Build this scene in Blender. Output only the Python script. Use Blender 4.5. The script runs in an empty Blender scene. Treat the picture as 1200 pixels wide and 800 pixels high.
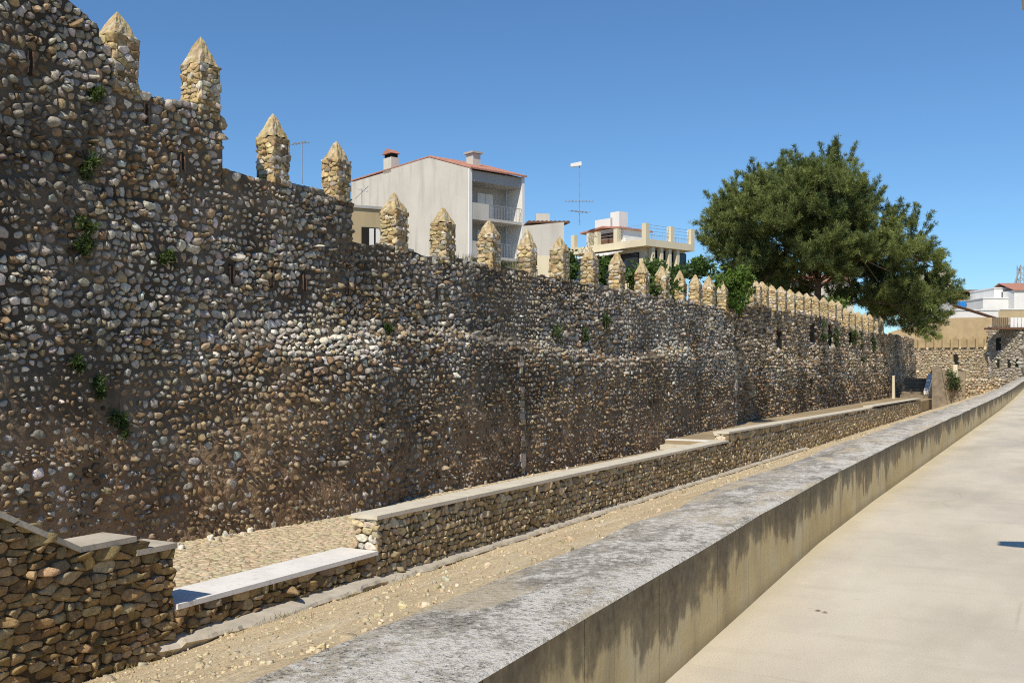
import bpy, math, random
import numpy as np
from mathutils import Vector, Matrix

# ------------------------------------------------------------------ camera, light, exposure
SC = bpy.context.scene
COL = SC.collection
H = 1.65                                   # eye height above the road
YAW = math.radians(28.7)                   # the view turns left from the walls' direction (+Y)
FPX = 1166.67                              # focal length for a 1200 px wide frame (35 mm)
CS, SN = math.cos(YAW), math.sin(YAW)
cam_d = bpy.data.cameras.new('camera'); cam = bpy.data.objects.new('camera', cam_d); COL.objects.link(cam)
cam_d.sensor_width = 36; cam_d.lens = 35; cam_d.shift_y = 33 / 1200
cam_d.clip_start = 0.05; cam_d.clip_end = 5000
cam.location = (0, 0, H); cam.rotation_euler = (math.pi / 2, 0, YAW)
SC.camera = cam

SUN_EL, SUN_AZ = math.radians(50), math.radians(5.0)
world = bpy.data.worlds.new('World'); SC.world = world; world.use_nodes = True
wt = world.node_tree; bg = wt.nodes['Background']
sky = wt.nodes.new('ShaderNodeTexSky'); sky.sky_type = 'NISHITA'; sky.sun_disc = False
sky.sun_elevation = SUN_EL; sky.sun_rotation = math.pi - SUN_AZ
sky.altitude = 0; sky.air_density = 1.0; sky.dust_density = 0.0; sky.ozone_density = 5.0
tint = wt.nodes.new('ShaderNodeMix'); tint.data_type = 'RGBA'; tint.blend_type = 'MULTIPLY'; tint.inputs[0].default_value = 1
tint.inputs[7].default_value = (.82, 1.08, 1.25, 1)                # the photograph's deep blue
wt.links.new(sky.outputs[0], tint.inputs[6]); wt.links.new(tint.outputs[2], bg.inputs[0]); bg.inputs[1].default_value = 0.10
sun_d = bpy.data.lights.new('sun', 'SUN'); sun_d.energy = 5.0; sun_d.angle = math.radians(0.5); sun_d.color = (1, .905, .75)
sun = bpy.data.objects.new('sun', sun_d); COL.objects.link(sun); sun.location = (5, -20, 40)
sun.rotation_euler = Vector((-math.sin(SUN_AZ) * math.cos(SUN_EL), math.cos(SUN_AZ) * math.cos(SUN_EL), -math.sin(SUN_EL))).to_track_quat('-Z', 'Y').to_euler()
vs = SC.view_settings; vs.view_transform = 'Standard'; vs.look = 'None'; vs.exposure = 0; vs.gamma = 1; vs.use_curve_mapping = False
SC.cycles.max_bounces = 6; SC.cycles.use_denoising = False; SC.cycles.filter_width = 1.1

# ------------------------------------------------------------------ helpers
rng = np.random.default_rng(7); random.seed(7)
def P(u, v, d):                             # point seen at pixel (u, v) of the 1200x800 photo at depth d
    r = (u - 600) / FPX * d
    return Vector((r * CS - d * SN, r * SN + d * CS, H - (v - 433) / FPX * d))
def depth(x, y): return -x * SN + y * CS
def yat(u, x):                              # Y where the line X = x crosses column u
    d = FPX * -x / (CS * (600 + FPX * math.tan(YAW) - u)); return (d + x * SN) / CS
def along(o, a, u):                         # distance from o along a to column u
    g = lambda L: 600 + FPX * ((o[0] + a[0] * L) * CS + (o[1] + a[1] * L) * SN) / depth(o[0] + a[0] * L, o[1] + a[1] * L) - u
    lo, hi, s0 = 0., 90., g(0)
    for _ in range(50):
        m = (lo + hi) / 2
        if g(m) * s0 > 0: lo = m
        else: hi = m
    return lo
def vnoise(x, y, seed=0):                   # smooth value noise, numpy
    x = np.asarray(x, float); y = np.asarray(y, float)
    xi, yi = np.floor(x), np.floor(y); fx, fy = x - xi, y - yi
    fx, fy = fx * fx * (3 - 2 * fx), fy * fy * (3 - 2 * fy)
    h = lambda a, b: np.modf(np.abs(np.sin(a * 127.1 + b * 311.7 + seed * 74.7) * 43758.5453))[0]
    return (h(xi, yi) * (1 - fx) + h(xi + 1, yi) * fx) * (1 - fy) + (h(xi, yi + 1) * (1 - fx) + h(xi + 1, yi + 1) * fx) * fy
def fbm(x, y, seed=0): return vnoise(x, y, seed) * .55 + vnoise(x * 2.1, y * 2.1, seed + 1) * .3 + vnoise(x * 4.3, y * 4.3, seed + 2) * .15

def link(name, me, parent=None, loc=None):
    o = bpy.data.objects.new(name, me); COL.objects.link(o)
    if parent is not None: o.parent = parent
    if loc is not None: o.location = loc
    return o
def tag(o, label=None, cat=None, group=None, kind=None):
    for k, v in (('label', label), ('category', cat), ('group', group), ('kind', kind)):
        if v: o[k] = v
    return o
def empty(name, loc, label, cat, group=None, rz=0):
    o = bpy.data.objects.new(name, None); COL.objects.link(o); o.location = loc; o.rotation_euler = (0, 0, rz)
    o.empty_display_size = .3
    return tag(o, label, cat, group)
def mesh(name, V, F, mat, smooth=False, tone=None):
    me = bpy.data.meshes.new(name); V = np.asarray(V, np.float32).reshape(-1, 3)
    if isinstance(F, np.ndarray) and F.ndim == 2:
        n, k = F.shape
        me.vertices.add(len(V)); me.vertices.foreach_set('co', V.ravel())
        me.loops.add(n * k); me.loops.foreach_set('vertex_index', F.ravel().astype(np.int32))
        me.polygons.add(n); me.polygons.foreach_set('loop_start', np.arange(0, n * k, k, dtype=np.int32))
        me.update(calc_edges=True)
    else:
        me.from_pydata(V.tolist(), [], F)
    me.materials.append(mat)
    if smooth: me.polygons.foreach_set('use_smooth', np.ones(len(me.polygons), bool))
    if tone is not None:
        a = me.color_attributes.new('tone', 'FLOAT_COLOR', 'POINT')
        c = np.ones((len(V), 4), np.float32); c[:, :3] = tone; a.data.foreach_set('color', c.ravel())
    me.update()
    return me
BOXF = [(0, 3, 2, 1), (4, 5, 6, 7), (0, 1, 5, 4), (1, 2, 6, 5), (2, 3, 7, 6), (3, 0, 4, 7)]
def boxv(x0, x1, y0, y1, z0, z1): return [(x0, y0, z0), (x1, y0, z0), (x1, y1, z0), (x0, y1, z0), (x0, y0, z1), (x1, y0, z1), (x1, y1, z1), (x0, y1, z1)]
class MB:
    """collects simple shapes into one mesh"""
    def __init__(s): s.V, s.F = [], []
    def add(s, V, F):
        n = len(s.V); s.V += [tuple(v) for v in V]; s.F += [tuple(i + n for i in f) for f in F]; return s
    def box(s, *a): return s.add(boxv(*a), BOXF)
    def tube(s, pts, rad, k=6):
        pts = [Vector(p) for p in pts]; rad = rad if isinstance(rad, (list, tuple)) else [rad] * len(pts)
        V, F = [], []
        for i, p in enumerate(pts):
            t = (pts[min(i + 1, len(pts) - 1)] - pts[max(i - 1, 0)]).normalized()
            a = t.cross(Vector((0, 0, 1)) if abs(t.z) < .9 else Vector((1, 0, 0))).normalized(); b = t.cross(a)
            V += [p + (a * math.cos(6.2832 * j / k) + b * math.sin(6.2832 * j / k)) * rad[i] for j in range(k)]
        for i in range(len(pts) - 1):
            for j in range(k): F.append((i * k + j, i * k + (j + 1) % k, (i + 1) * k + (j + 1) % k, (i + 1) * k + j))
        F.append(tuple(range(k))[::-1]); F.append(tuple(range((len(pts) - 1) * k, len(pts) * k)))
        return s.add(V, F)
    def prism(s, poly, axis, a0, a1):           # polygon in the two other axes, extruded along axis
        def mk(p, a): return {'x': (a, p[0], p[1]), 'y': (p[0], a, p[1]), 'z': (p[0], p[1], a)}[axis]
        n = len(poly)
        return s.add([mk(p, a0) for p in poly] + [mk(p, a1) for p in poly],
                     [tuple(range(n))[::-1], tuple(range(n, 2 * n))] + [(i, (i + 1) % n, n + (i + 1) % n, n + i) for i in range(n)])
    def build(s, name, mat, parent=None, loc=None, smooth=False): return link(name, mesh(name, s.V, s.F, mat, smooth), parent, loc)

# ------------------------------------------------------------------ materials
class NT:
    def __init__(s, name, rough=.9, spec=.2):
        s.m = bpy.data.materials.new(name); s.m.use_nodes = True; s.t = s.m.node_tree; s.n = s.t.nodes
        s.b = s.n['Principled BSDF']; s.b.inputs['Roughness'].default_value = rough; s.b.inputs['Specular IOR Level'].default_value = spec
        s.pos = s.n.new('ShaderNodeNewGeometry').outputs['Position']
    def w(s, a, b):
        if hasattr(a, 'is_output'): s.t.links.new(a, b)
        else: b.default_value = a
    def vec(s, v, scale): 
        n = s.n.new('ShaderNodeVectorMath'); n.operation = 'MULTIPLY'; s.w(v, n.inputs[0]); n.inputs[1].default_value = scale; return n.outputs[0]
    def noise(s, scale, detail=4, v=None, rough=.55):
        n = s.n.new('ShaderNodeTexNoise'); s.w(v or s.pos, n.inputs['Vector']); n.inputs['Scale'].default_value = scale
        n.inputs['Detail'].default_value = detail; n.inputs['Roughness'].default_value = rough; return n.outputs['Fac']
    def voro(s, scale, feat='F1', v=None, out='Distance'):
        n = s.n.new('ShaderNodeTexVoronoi'); n.feature = feat; s.w(v or s.pos, n.inputs['Vector']); n.inputs['Scale'].default_value = scale; return n.outputs[out]
    def ramp(s, f, stops):
        n = s.n.new('ShaderNodeValToRGB'); s.w(f, n.inputs[0]); e = n.color_ramp.elements
        while len(e) < len(stops): e.new(.5)
        for q, (p, c) in zip(e, stops): q.position = p; q.color = (*c, 1) if isinstance(c, (tuple, list)) else (c, c, c, 1)
        return n.outputs[0]
    def math(s, op, a, b=0, clamp=False):
        n = s.n.new('ShaderNodeMath'); n.operation = op; n.use_clamp = clamp; s.w(a, n.inputs[0]); s.w(b, n.inputs[1]); return n.outputs[0]
    def mix(s, f, a, b, mode='MIX'):
        n = s.n.new('ShaderNodeMix'); n.data_type = 'RGBA'; n.blend_type = mode
        s.w(f, n.inputs[0])
        for x, i in ((a, 6), (b, 7)): s.w((*x, 1) if isinstance(x, (tuple, list)) else x, n.inputs[i])
        return n.outputs[2]
    def attr(s, name='tone'):
        n = s.n.new('ShaderNodeAttribute'); n.attribute_name = name; return n.outputs['Color']
    def sep(s, v):
        n = s.n.new('ShaderNodeSeparateXYZ'); s.w(v, n.inputs[0]); return n.outputs
    def bump(s, h, strength=.5, dist=.02):
        n = s.n.new('ShaderNodeBump'); n.inputs['Strength'].default_value = strength; n.inputs['Distance'].default_value = dist
        s.w(h, n.inputs['Height']); s.t.links.new(n.outputs[0], s.b.inputs['Normal'])
    def col(s, c): s.w((*c, 1) if isinstance(c, (tuple, list)) else c, s.b.inputs['Base Color']); return s.m

def simple(name, c, var=.15, scale=3, rough=.85, bump=0, spec=.2):
    n = NT(name, rough, spec); f = n.noise(scale, 5)
    c2 = n.ramp(f, [(.3, tuple(x * (1 - var) for x in c)), (.7, tuple(min(1, x * (1 + var)) for x in c))])
    if bump: n.bump(n.noise(scale * 12, 4), bump, .01)
    return n.col(c2)
def m_stone():
    n = NT('stone', .85, .25); a = n.attr(); f = n.noise(14, 5); g = n.noise(70, 3)
    c = n.mix(1, a, n.ramp(f, [(.28, .55), (.5, .95), (.72, 1.25)]), 'MULTIPLY')
    c = n.mix(n.ramp(g, [(.58, 0.), (.72, .35)]), c, (.10, .09, .07))
    n.bump(n.math('ADD', n.noise(32, 5), n.math('MULTIPLY', n.noise(11, 4), 2.2)), .6, .022); return n.col(c)
def m_block():
    n = NT('split_stone', .88, .2); a = n.attr(); f = n.noise(18, 6, rough=.65)
    c = n.mix(1, a, n.ramp(f, [(.28, .6), (.5, .95), (.72, 1.22)]), 'MULTIPLY')
    c = n.mix(n.ramp(n.noise(60, 4, rough=.7), [(.56, 0.), (.68, .45)]), c, (.11, .09, .06))
    n.bump(n.noise(48, 6, rough=.7), .85, .018); return n.col(c)
def m_wall_mortar():
    n = NT('wall_mortar', .95, .1); f = n.noise(.8, 6); z = n.sep(n.pos)[2]
    low = n.ramp(n.math('ADD', n.math('MULTIPLY', z, -.25), n.math('ADD', n.noise(.5, 4), .12)), [(.30, 0.), (.62, 1.)])   # soil-stained lower half
    up = n.mix(n.ramp(f, [(.38, 0.), (.62, 1.)]), (.165, .135, .10), (.07, .058, .044)); dn = n.mix(n.ramp(f, [(.38, 0.), (.62, 1.)]), (.30, .205, .125), (.19, .125, .075))
    n.bump(n.noise(22, 6), 1., .04); return n.col(n.mix(low, up, dn))
def m_mortar(name, c, dark):
    n = NT(name, .95, .1); f = n.noise(1.1, 6); 
    n.bump(n.noise(22, 5), .8, .03)
    return n.col(n.mix(n.ramp(f, [(.35, 0.), (.65, 1.)]), c, dark))
def m_road():
    n = NT('road_concrete', .8, .25)
    st = n.vec(n.pos, (1, .35, 1))
    big = n.ramp(n.noise(.9, 6, st), [(.3, (.45, .405, .31)), (.5, (.575, .515, .405)), (.72, (.63, .58, .47))])
    grit = n.ramp(n.noise(120, 2), [(.3, .82), (.7, 1.12)])
    c = n.mix(1, big, grit, 'MULTIPLY')
    c = n.mix(n.ramp(n.noise(2.2, 5, n.vec(n.pos, (.35, 1.6, 1))), [(.55, 0.), (.78, .35)]), c, (.36, .32, .25))
    crack = n.ramp(n.voro(.33, 'DISTANCE_TO_EDGE', n.mix(.12, n.pos, n.noise(1.4, 4))), [(.0, 1.), (.004, 0.)])
    c = n.mix(n.math('MULTIPLY', crack, n.ramp(n.noise(.5, 2), [(.5, 0.), (.6, .35)])), c, (.24, .21, .16))
    c = n.mix(n.ramp(n.noise(9, 3), [(.66, 0.), (.74, .25)]), c, (.33, .29, .22))
    c = n.mix(n.ramp(n.noise(.55, 6, n.vec(n.pos, (1, .5, 1)), .65), [(.46, 0.), (.62, .5)]), c, (.40, .37, .31))
    xx = n.math('ADD', n.sep(n.pos)[0], n.math('MULTIPLY', n.noise(5, 4), .25))
    c = n.mix(n.ramp(n.math('ADD', n.math('MULTIPLY', xx, -2.2), -3.2), [(.35, 0.), (.85, .4)]), c, (.46, .39, .21))     # yellow lichen and dust along the parapet foot
    c = n.mix(n.ramp(n.voro(7), [(.0, .55), (.045, 0.)]), c, (.20, .17, .12))
    n.bump(n.noise(90, 4), .25, .006); return n.col(c)
def m_parapet_top():
    n = NT('weathered_concrete', .9, .15)
    big = n.noise(1.4, 6, n.vec(n.pos, (1, .45, 1))); sp = n.noise(24, 5, rough=.75); sp2 = n.noise(48, 4, rough=.75)
    base = n.ramp(big, [(.3, (.25, .23, .19)), (.5, (.42, .385, .32)), (.72, (.56, .49, .36))])
    x = n.sep(n.pos)[0]
    edge = n.math('MULTIPLY', n.math('ADD', x, 2.7), 1.0, True)       # more lichen towards the road edge
    mid = n.noise(5.5, 4, n.vec(n.pos, (1, .6, 1)))
    m = n.math('ADD', n.math('ADD', sp, n.math('MULTIPLY', edge, .14)), n.math('MULTIPLY', n.math('SUBTRACT', mid, .42), .3))
    c = n.mix(n.ramp(m, [(.55, 0.), (.62, .92)]), base, (.74, .70, .62))
    dk = n.math('SUBTRACT', n.math('ADD', sp2, n.math('MULTIPLY', n.math('SUBTRACT', .62, mid), .35)), n.math('MULTIPLY', edge, .05))
    c = n.mix(n.ramp(dk, [(.56, 0.), (.63, .82)]), c, (.09, .08, .068))
    c = n.mix(n.ramp(n.noise(1.7, 6, n.vec(n.pos, (1.3, .5, 1))), [(.55, 0.), (.62, .8)]), c, (.56, .475, .33))
    n.bump(n.noise(30, 6, rough=.7), 1., .03); return n.col(c)
def m_parapet_side():
    n = NT('stained_concrete', .85, .2)
    s = n.sep(n.pos); top = .61
    drop = n.math('SUBTRACT', top, s[2])                              # metres below the top
    base = n.ramp(n.noise(1.3, 5), [(.3, (.60, .42, .185)), (.5, (.71, .52, .255)), (.72, (.72, .60, .39))])
    base = n.mix(n.ramp(n.noise(3.1, 5, n.vec(n.pos, (1, 1, .25))), [(.5, 0.), (.68, .45)]), base, (.36, .28, .17))
    yv = n.vec(n.pos, (0, 1, .02))
    drip = n.noise(7.5, 6, n.vec(n.pos, (0, 1, .13)), .62); blot = n.noise(2.1, 6, n.vec(n.pos, (0, 1, .8)), .62); band = n.noise(.75, 3, yv)
    q = n.math('ADD', n.math('ADD', n.math('MULTIPLY', drip, .55), n.math('MULTIPLY', blot, 1.25)), n.math('MULTIPLY', band, 1.15))
    q = n.math('SUBTRACT', n.math('SUBTRACT', q, .48), n.math('MULTIPLY', drop, 1.25))
    m = n.ramp(n.math('SUBTRACT', q, .30), [(.31, 0.), (.42, .70), (.66, .9)])
    c = n.mix(m, base, n.ramp(n.noise(20, 4), [(.3, (.10, .068, .038)), (.7, (.23, .165, .10))]))
    dr = n.math('MULTIPLY', n.ramp(n.noise(11, 2, yv), [(.62, 0.), (.69, 1.)]), n.ramp(n.noise(1.5, 3), [(.45, 0.), (.6, .6)]))
    c = n.mix(dr, c, (.12, .09, .06))
    c = n.mix(n.ramp(s[2], [(.0, .55), (.10, 0.)]), c, (.26, .20, .12))
    n.bump(n.noise(30, 5), .35, .01); return n.col(c)
def m_gravel():
    n = NT('sandy_gravel', .95, .1)
    b = n.ramp(n.noise(1.5, 6), [(.3, (.52, .40, .23)), (.55, (.61, .49, .31)), (.75, (.66, .57, .42))])
    c = n.mix(1, b, n.ramp(n.noise(28, 4, rough=.7), [(.3, .72), (.7, 1.25)]), 'MULTIPLY')
    c = n.mix(n.ramp(n.voro(16), [(.0, .7), (.16, 0.)]), c, (.62, .58, .48))
    n.bump(n.noise(40, 6, rough=.7), .8, .03); return n.col(c)
def m_coping(name='coping_concrete', c0=(.52, .47, .37), c1=(.62, .58, .48)):
    n = NT(name, .85, .2)
    c = n.ramp(n.noise(2.2, 6), [(.3, c0), (.7, c1)])
    c = n.mix(n.ramp(n.noise(11, 5, rough=.65), [(.55, 0.), (.7, .5)]), c, tuple(x * .6 for x in c0))
    n.bump(n.noise(40, 4), .3, .008); return n.col(c)
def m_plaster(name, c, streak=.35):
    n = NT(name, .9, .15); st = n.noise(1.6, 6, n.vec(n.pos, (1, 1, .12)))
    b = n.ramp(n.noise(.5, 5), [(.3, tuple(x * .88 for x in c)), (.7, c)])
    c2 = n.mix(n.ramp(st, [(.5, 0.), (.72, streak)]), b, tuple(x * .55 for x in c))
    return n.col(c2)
def m_glass():
    n = NT('window_glass', .08, .5); return n.col((.03, .04, .05))
def m_tiles(name='roof_tile', c0=(.33, .15, .11), c1=(.45, .235, .17)):
    n = NT(name, .85); return n.col(n.ramp(n.noise(4, 4), [(.3, c0), (.7, c1)]))
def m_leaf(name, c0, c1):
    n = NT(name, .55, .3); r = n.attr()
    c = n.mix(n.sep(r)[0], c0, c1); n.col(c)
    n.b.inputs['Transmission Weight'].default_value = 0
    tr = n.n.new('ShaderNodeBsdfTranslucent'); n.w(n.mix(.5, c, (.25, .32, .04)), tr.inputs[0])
    ms = n.n.new('ShaderNodeMixShader'); ms.inputs[0].default_value = .22
    out = n.n['Material Output']; n.t.links.new(n.b.outputs[0], ms.inputs[1]); n.t.links.new(tr.outputs[0], ms.inputs[2]); n.t.links.new(ms.outputs[0], out.inputs[0])
    return n.m
M = dict(stone=m_stone(), block=m_block(), wall_mortar=m_wall_mortar(), mortar=m_mortar('lime_mortar', (.13, .104, .074), (.065, .052, .04)), mortar_tan=m_mortar('tan_mortar', (.46, .36, .21), (.34, .26, .15)),
         infill=m_mortar('tan_infill', (.50, .39, .23), (.42, .32, .19)), mortar_far=m_mortar('far_mortar', (.32, .26, .18), (.24, .20, .14)), mortar_dark=m_mortar('earth_mortar', (.13, .10, .065), (.07, .055, .035)), road=m_road(), ptop=m_parapet_top(), pside=m_parapet_side(), gravel=m_gravel(),
         coping=m_coping(), coping_pale=m_coping('pale_coping', (.64, .63, .60), (.74, .73, .70)), footing=m_coping('footing_concrete', (.36, .325, .26), (.50, .455, .375)),
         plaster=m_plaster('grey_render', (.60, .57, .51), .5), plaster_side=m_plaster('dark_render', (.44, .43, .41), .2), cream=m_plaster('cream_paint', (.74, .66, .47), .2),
         white=m_plaster('white_paint', (.80, .79, .76), .12), tan=m_plaster('tan_render', (.50, .40, .24), .3), glass=m_glass(), tile=m_tiles(),
         brown=simple('brown_roof', (.16, .09, .06)), metal=simple('grey_metal', (.30, .31, .32), rough=.5, spec=.5), dark=simple('dark_recess', (.02, .018, .015)),
         redpaint=simple('orange_red_paint', (.55, .14, .07)), brick=simple('terracotta_brick', (.17, .105, .07), .35, 9, bump=.3), wood=simple('grey_brown_wood', (.16, .12, .085), .3, 6),
         needle=m_leaf('pine_needle', (.036, .066, .026), (.26, .30, .09)), bark=simple('pine_bark', (.12, .085, .06), .35, 5, bump=.5),
         leaf=m_leaf('shrub_leaf', (.020, .050, .014), (.10, .17, .035)), vine=m_leaf('vine_leaf', (.045, .095, .014), (.14, .215, .035)),
         weed=m_leaf('weed_leaf', (.025, .048, .014), (.075, .115, .032)), drygrass=m_leaf('dry_grass', (.16, .14, .06), (.34, .29, .14)),
         blue=simple('blue_plastic', (.03, .22, .60)), earth=simple('dry_earth', (.33, .26, .16), .25, .6), dark_shaded=simple('shaded_render', (.23, .19, .14), .3, 3, bump=.4))

# ------------------------------------------------------------------ stones
def sites(s0, s1, t0, t1, ds, dt, jit=.28, wob=.03):
    """jittered, coursed sites in a rectangle"""
    out = []; t = t0 + dt * .45; i = 0
    while t < t1:
        h = dt * rng.uniform(.65, 1.4); s = s0 + rng.uniform(.1, .9) * ds
        while s < s1:
            out.append((s, t + rng.normal(0, dt * jit * .7) + wob * math.sin(s * 1.7 + i) + wob * .6 * math.sin(s * 4.1 + i * 2)))
            s += ds * math.exp(rng.normal(0, .46)) * (1 if rng.random() > .1 else .5)
        t += h; i += 1
    return np.array(out)
def cells(S, asp, K, gap, rough=.07, rmax=9.):
    """radial outline of every site's cell (N,K,2)"""
    Q = S / np.array([asp, 1.]); N = len(Q); ang = np.linspace(0, 2 * math.pi, K, endpoint=False)
    R = np.empty((N, K)); A = ang[None] + rng.uniform(0, 6.28, (N, 1)); D = np.stack([np.cos(A), np.sin(A)], -1)
    order = np.argsort(Q[:, 0]); Qs = Q[order]
    for a in range(0, N, 400):
        idx = order[a:a + 400]; q = Q[idx]
        lo = np.searchsorted(Qs[:, 0], q[:, 0].min() - 1.0 * gapscale(S)); hi = np.searchsorted(Qs[:, 0], q[:, 0].max() + 1.0 * gapscale(S))
        C = Qs[lo:hi]; dv = C[None] - q[:, None]; d2 = (dv ** 2).sum(-1); d2[d2 < 1e-9] = 1e9
        k = min(16, len(C) - 1); nb = np.argpartition(d2, k, 1)[:, :k]
        dn = np.take_along_axis(dv, nb[..., None], 1); L = np.sqrt((dn ** 2).sum(-1)) + 1e-9; n = dn / L[..., None]
        cs = np.einsum('akc,anc->akn', D[idx], n)
        r = np.where(cs > .05, (L / 2)[:, None] / np.maximum(cs, .05), 9e9).min(-1)
        R[idx] = r
    R = np.minimum(R, np.median(R, 1, keepdims=True) * (1.45 if asp < 1.4 else 2.0))
    R = np.minimum(R, rmax) * (1 + rng.normal(0, rough, R.shape))
    pts = D * R[..., None] * np.array([asp, 1.])
    ln = np.linalg.norm(pts, axis=-1, keepdims=True); return pts * np.maximum(ln - gap, ln * .35) / ln
_gs = [.8]
def gapscale(S): return _gs[0]
ROUND = [(1., -.8), (1., .15), (.84, .78), (.48, 1.)]
BLOCK = [(1., -.9), (1., .78), (.94, .98), (.5, 1.)]
FLAT = [(1., -1.), (.98, .5), (.84, 1.)]
def stones(C, n, t, b, O, p, rings, tilt=.35, rough=.1):
    """C (N,3) centres, frame vectors (3,) or (N,3), O (N,K,2) outlines, p (N) proudness -> V (N,m,3), F (f,3|4 template)"""
    N, K = O.shape[:2]; n, t, b = [np.broadcast_to(np.asarray(x, float), (N, 3)) for x in (n, t, b)]
    rad = np.linalg.norm(O, axis=-1).mean(1); g = rng.normal(0, tilt, (N, 2)) * (p / np.maximum(rad, .01))[:, None]
    V = []
    for i, (s, h) in enumerate(rings):
        o = O * s * (1 + (rng.normal(0, .03, O.shape[:2])[..., None] if i > 1 else 0))
        hh = (p[:, None] * h) * np.ones((N, K))
        if i > 0: hh = hh + (o * g[:, None]).sum(-1) * (h if h > 0 else 0) + rng.normal(0, rough, (N, K)) * p[:, None]
        V.append(C[:, None] + t[:, None] * o[..., :1] + b[:, None] * o[..., 1:] + n[:, None] * hh[..., None])
    V.append((C + n * (p * (rings[-1][1] + .03))[:, None])[:, None])
    V = np.concatenate(V, 1); F = []
    for i in range(len(rings) - 1):
        for j in range(K):
            a, c = i * K + j, i * K + (j + 1) % K; F += [(a, c, c + K), (a, c + K, a + K)]
    L = (len(rings) - 1) * K
    for j in range(K): F.append((L + j, L + (j + 1) % K, len(rings) * K))
    F = np.array(F)
    flip = np.einsum('ij,ij->i', np.cross(t, b), n)[0] < 0
    return V, F[:, ::-1].copy() if flip else F
def emit(parent, V, F, tone, size, limit, base, mat=None, smooth=True, single='stone', rest='stone_facing', mask=None):
    """the `limit` largest in view become parts of their own, the others one part of kind stuff"""
    mat = mat or M['stone']; N, m = V.shape[:2]; order = np.argsort(-size)
    if mask is not None: order = np.concatenate([order[mask[order]], order[~mask[order]]]); limit = min(limit, int(mask.sum()))
    base = np.asarray(base)
    for i in order[:limit]:
        c = V[i].mean(0); link(single, mesh(single, V[i] - c, F, mat, smooth, tone[i]), parent, Vector(c - base))
    r = order[limit:]
    if len(r):
        Fa = (F[None] + (np.arange(len(r)) * m)[:, None, None]).reshape(-1, F.shape[1])
        o = link(rest, mesh(rest, V[r].reshape(-1, 3) - base, Fa, mat, smooth, np.repeat(tone[r], m, 0)), parent); o['kind'] = 'stuff'
def psize(C, O): return np.linalg.norm(O, axis=-1).mean(1) / np.maximum(1, -C[:, 0] * SN + C[:, 1] * CS)
def palette(N, cols, w, var=.16):
    c = np.array(cols)[rng.choice(len(cols), N, p=np.array(w) / sum(w))]; return np.clip(c * np.exp(rng.normal(0, var, (N, 1))) * (1 + rng.normal(0, .03, (N, 3))), .01, .85)
GREY = [(.46, .415, .345), (.57, .53, .455), (.33, .295, .24), (.43, .335, .21), (.35, .24, .145), (.27, .255, .235)]
GREY_W = [5, 4, 4, 2, 1, 1.4]
BROWN = [(.33, .235, .135), (.26, .175, .095), (.42, .325, .205), (.38, .335, .27), (.19, .13, .075)]
BROWN_W = [4, 3, 2.5, 2, 1.5]
TAN = [(.50, .385, .20), (.56, .45, .26), (.43, .31, .155), (.58, .52, .40), (.38, .31, .21)]
TAN_W = [4, 3, 2.5, 2, 1]
KHAKI = [(.36, .265, .14), (.29, .21, .105), (.42, .33, .195), (.36, .305, .21), (.22, .16, .085)]
KHAKI_W = [4, 3, 2.5, 2, 1.5]
UMBER = [(.33, .235, .115), (.26, .18, .085), (.39, .295, .16), (.33, .27, .175), (.20, .14, .07)]
OLIVE = [(.44, .355, .215), (.37, .295, .175), (.50, .415, .27), (.45, .395, .285), (.29, .225, .13)]

def core(name, parent, base, ys, zb, top, front, thick, nz, mat, holes=()):
    """solid wall body with a heightfield front facing +X"""
    ys = np.asarray(ys); ny = len(ys); T = np.linspace(0, 1, nz); tops = np.array([top(y) for y in ys])
    Y = np.repeat(ys[:, None], nz, 1); Z = zb + (tops[:, None] - zb) * T[None]; X = front(Y, Z) + (fbm(Y * 5, Z * 5, 9) - .5) * .05
    for (y0, y1, z0, z1, dp) in holes: X = np.where((Y > y0) & (Y < y1) & (Z > z0) & (Z < z1), X - dp, X)
    V = np.stack([X, Y, Z], -1).reshape(-1, 3); n = len(V); F = []
    for i in range(ny - 1):
        for j in range(nz - 1): a = i * nz + j; F.append((a, a + nz, a + nz + 1, a + 1))
    xb = float(front(np.array(ys.mean()), np.array(zb))) - thick
    B = []
    for i in range(ny): B += [(xb, ys[i], zb), (xb, ys[i], tops[i])]
    V = np.concatenate([V, np.array(B)]) - np.asarray(base)
    for i in range(ny - 1):
        b = n + 2 * i; F += [(b, b + 1, b + 3, b + 2), (i * nz + nz - 1, (i + 1) * nz + nz - 1, b + 3, b + 1)]
    for i, fl in ((0, 1), (ny - 1, 0)):
        q = tuple(i * nz + j for j in range(nz)) + (n + 2 * i + 1, n + 2 * i); F.append(q if fl else q[::-1])
    return link(name, mesh(name, V, F, mat), parent)

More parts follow.
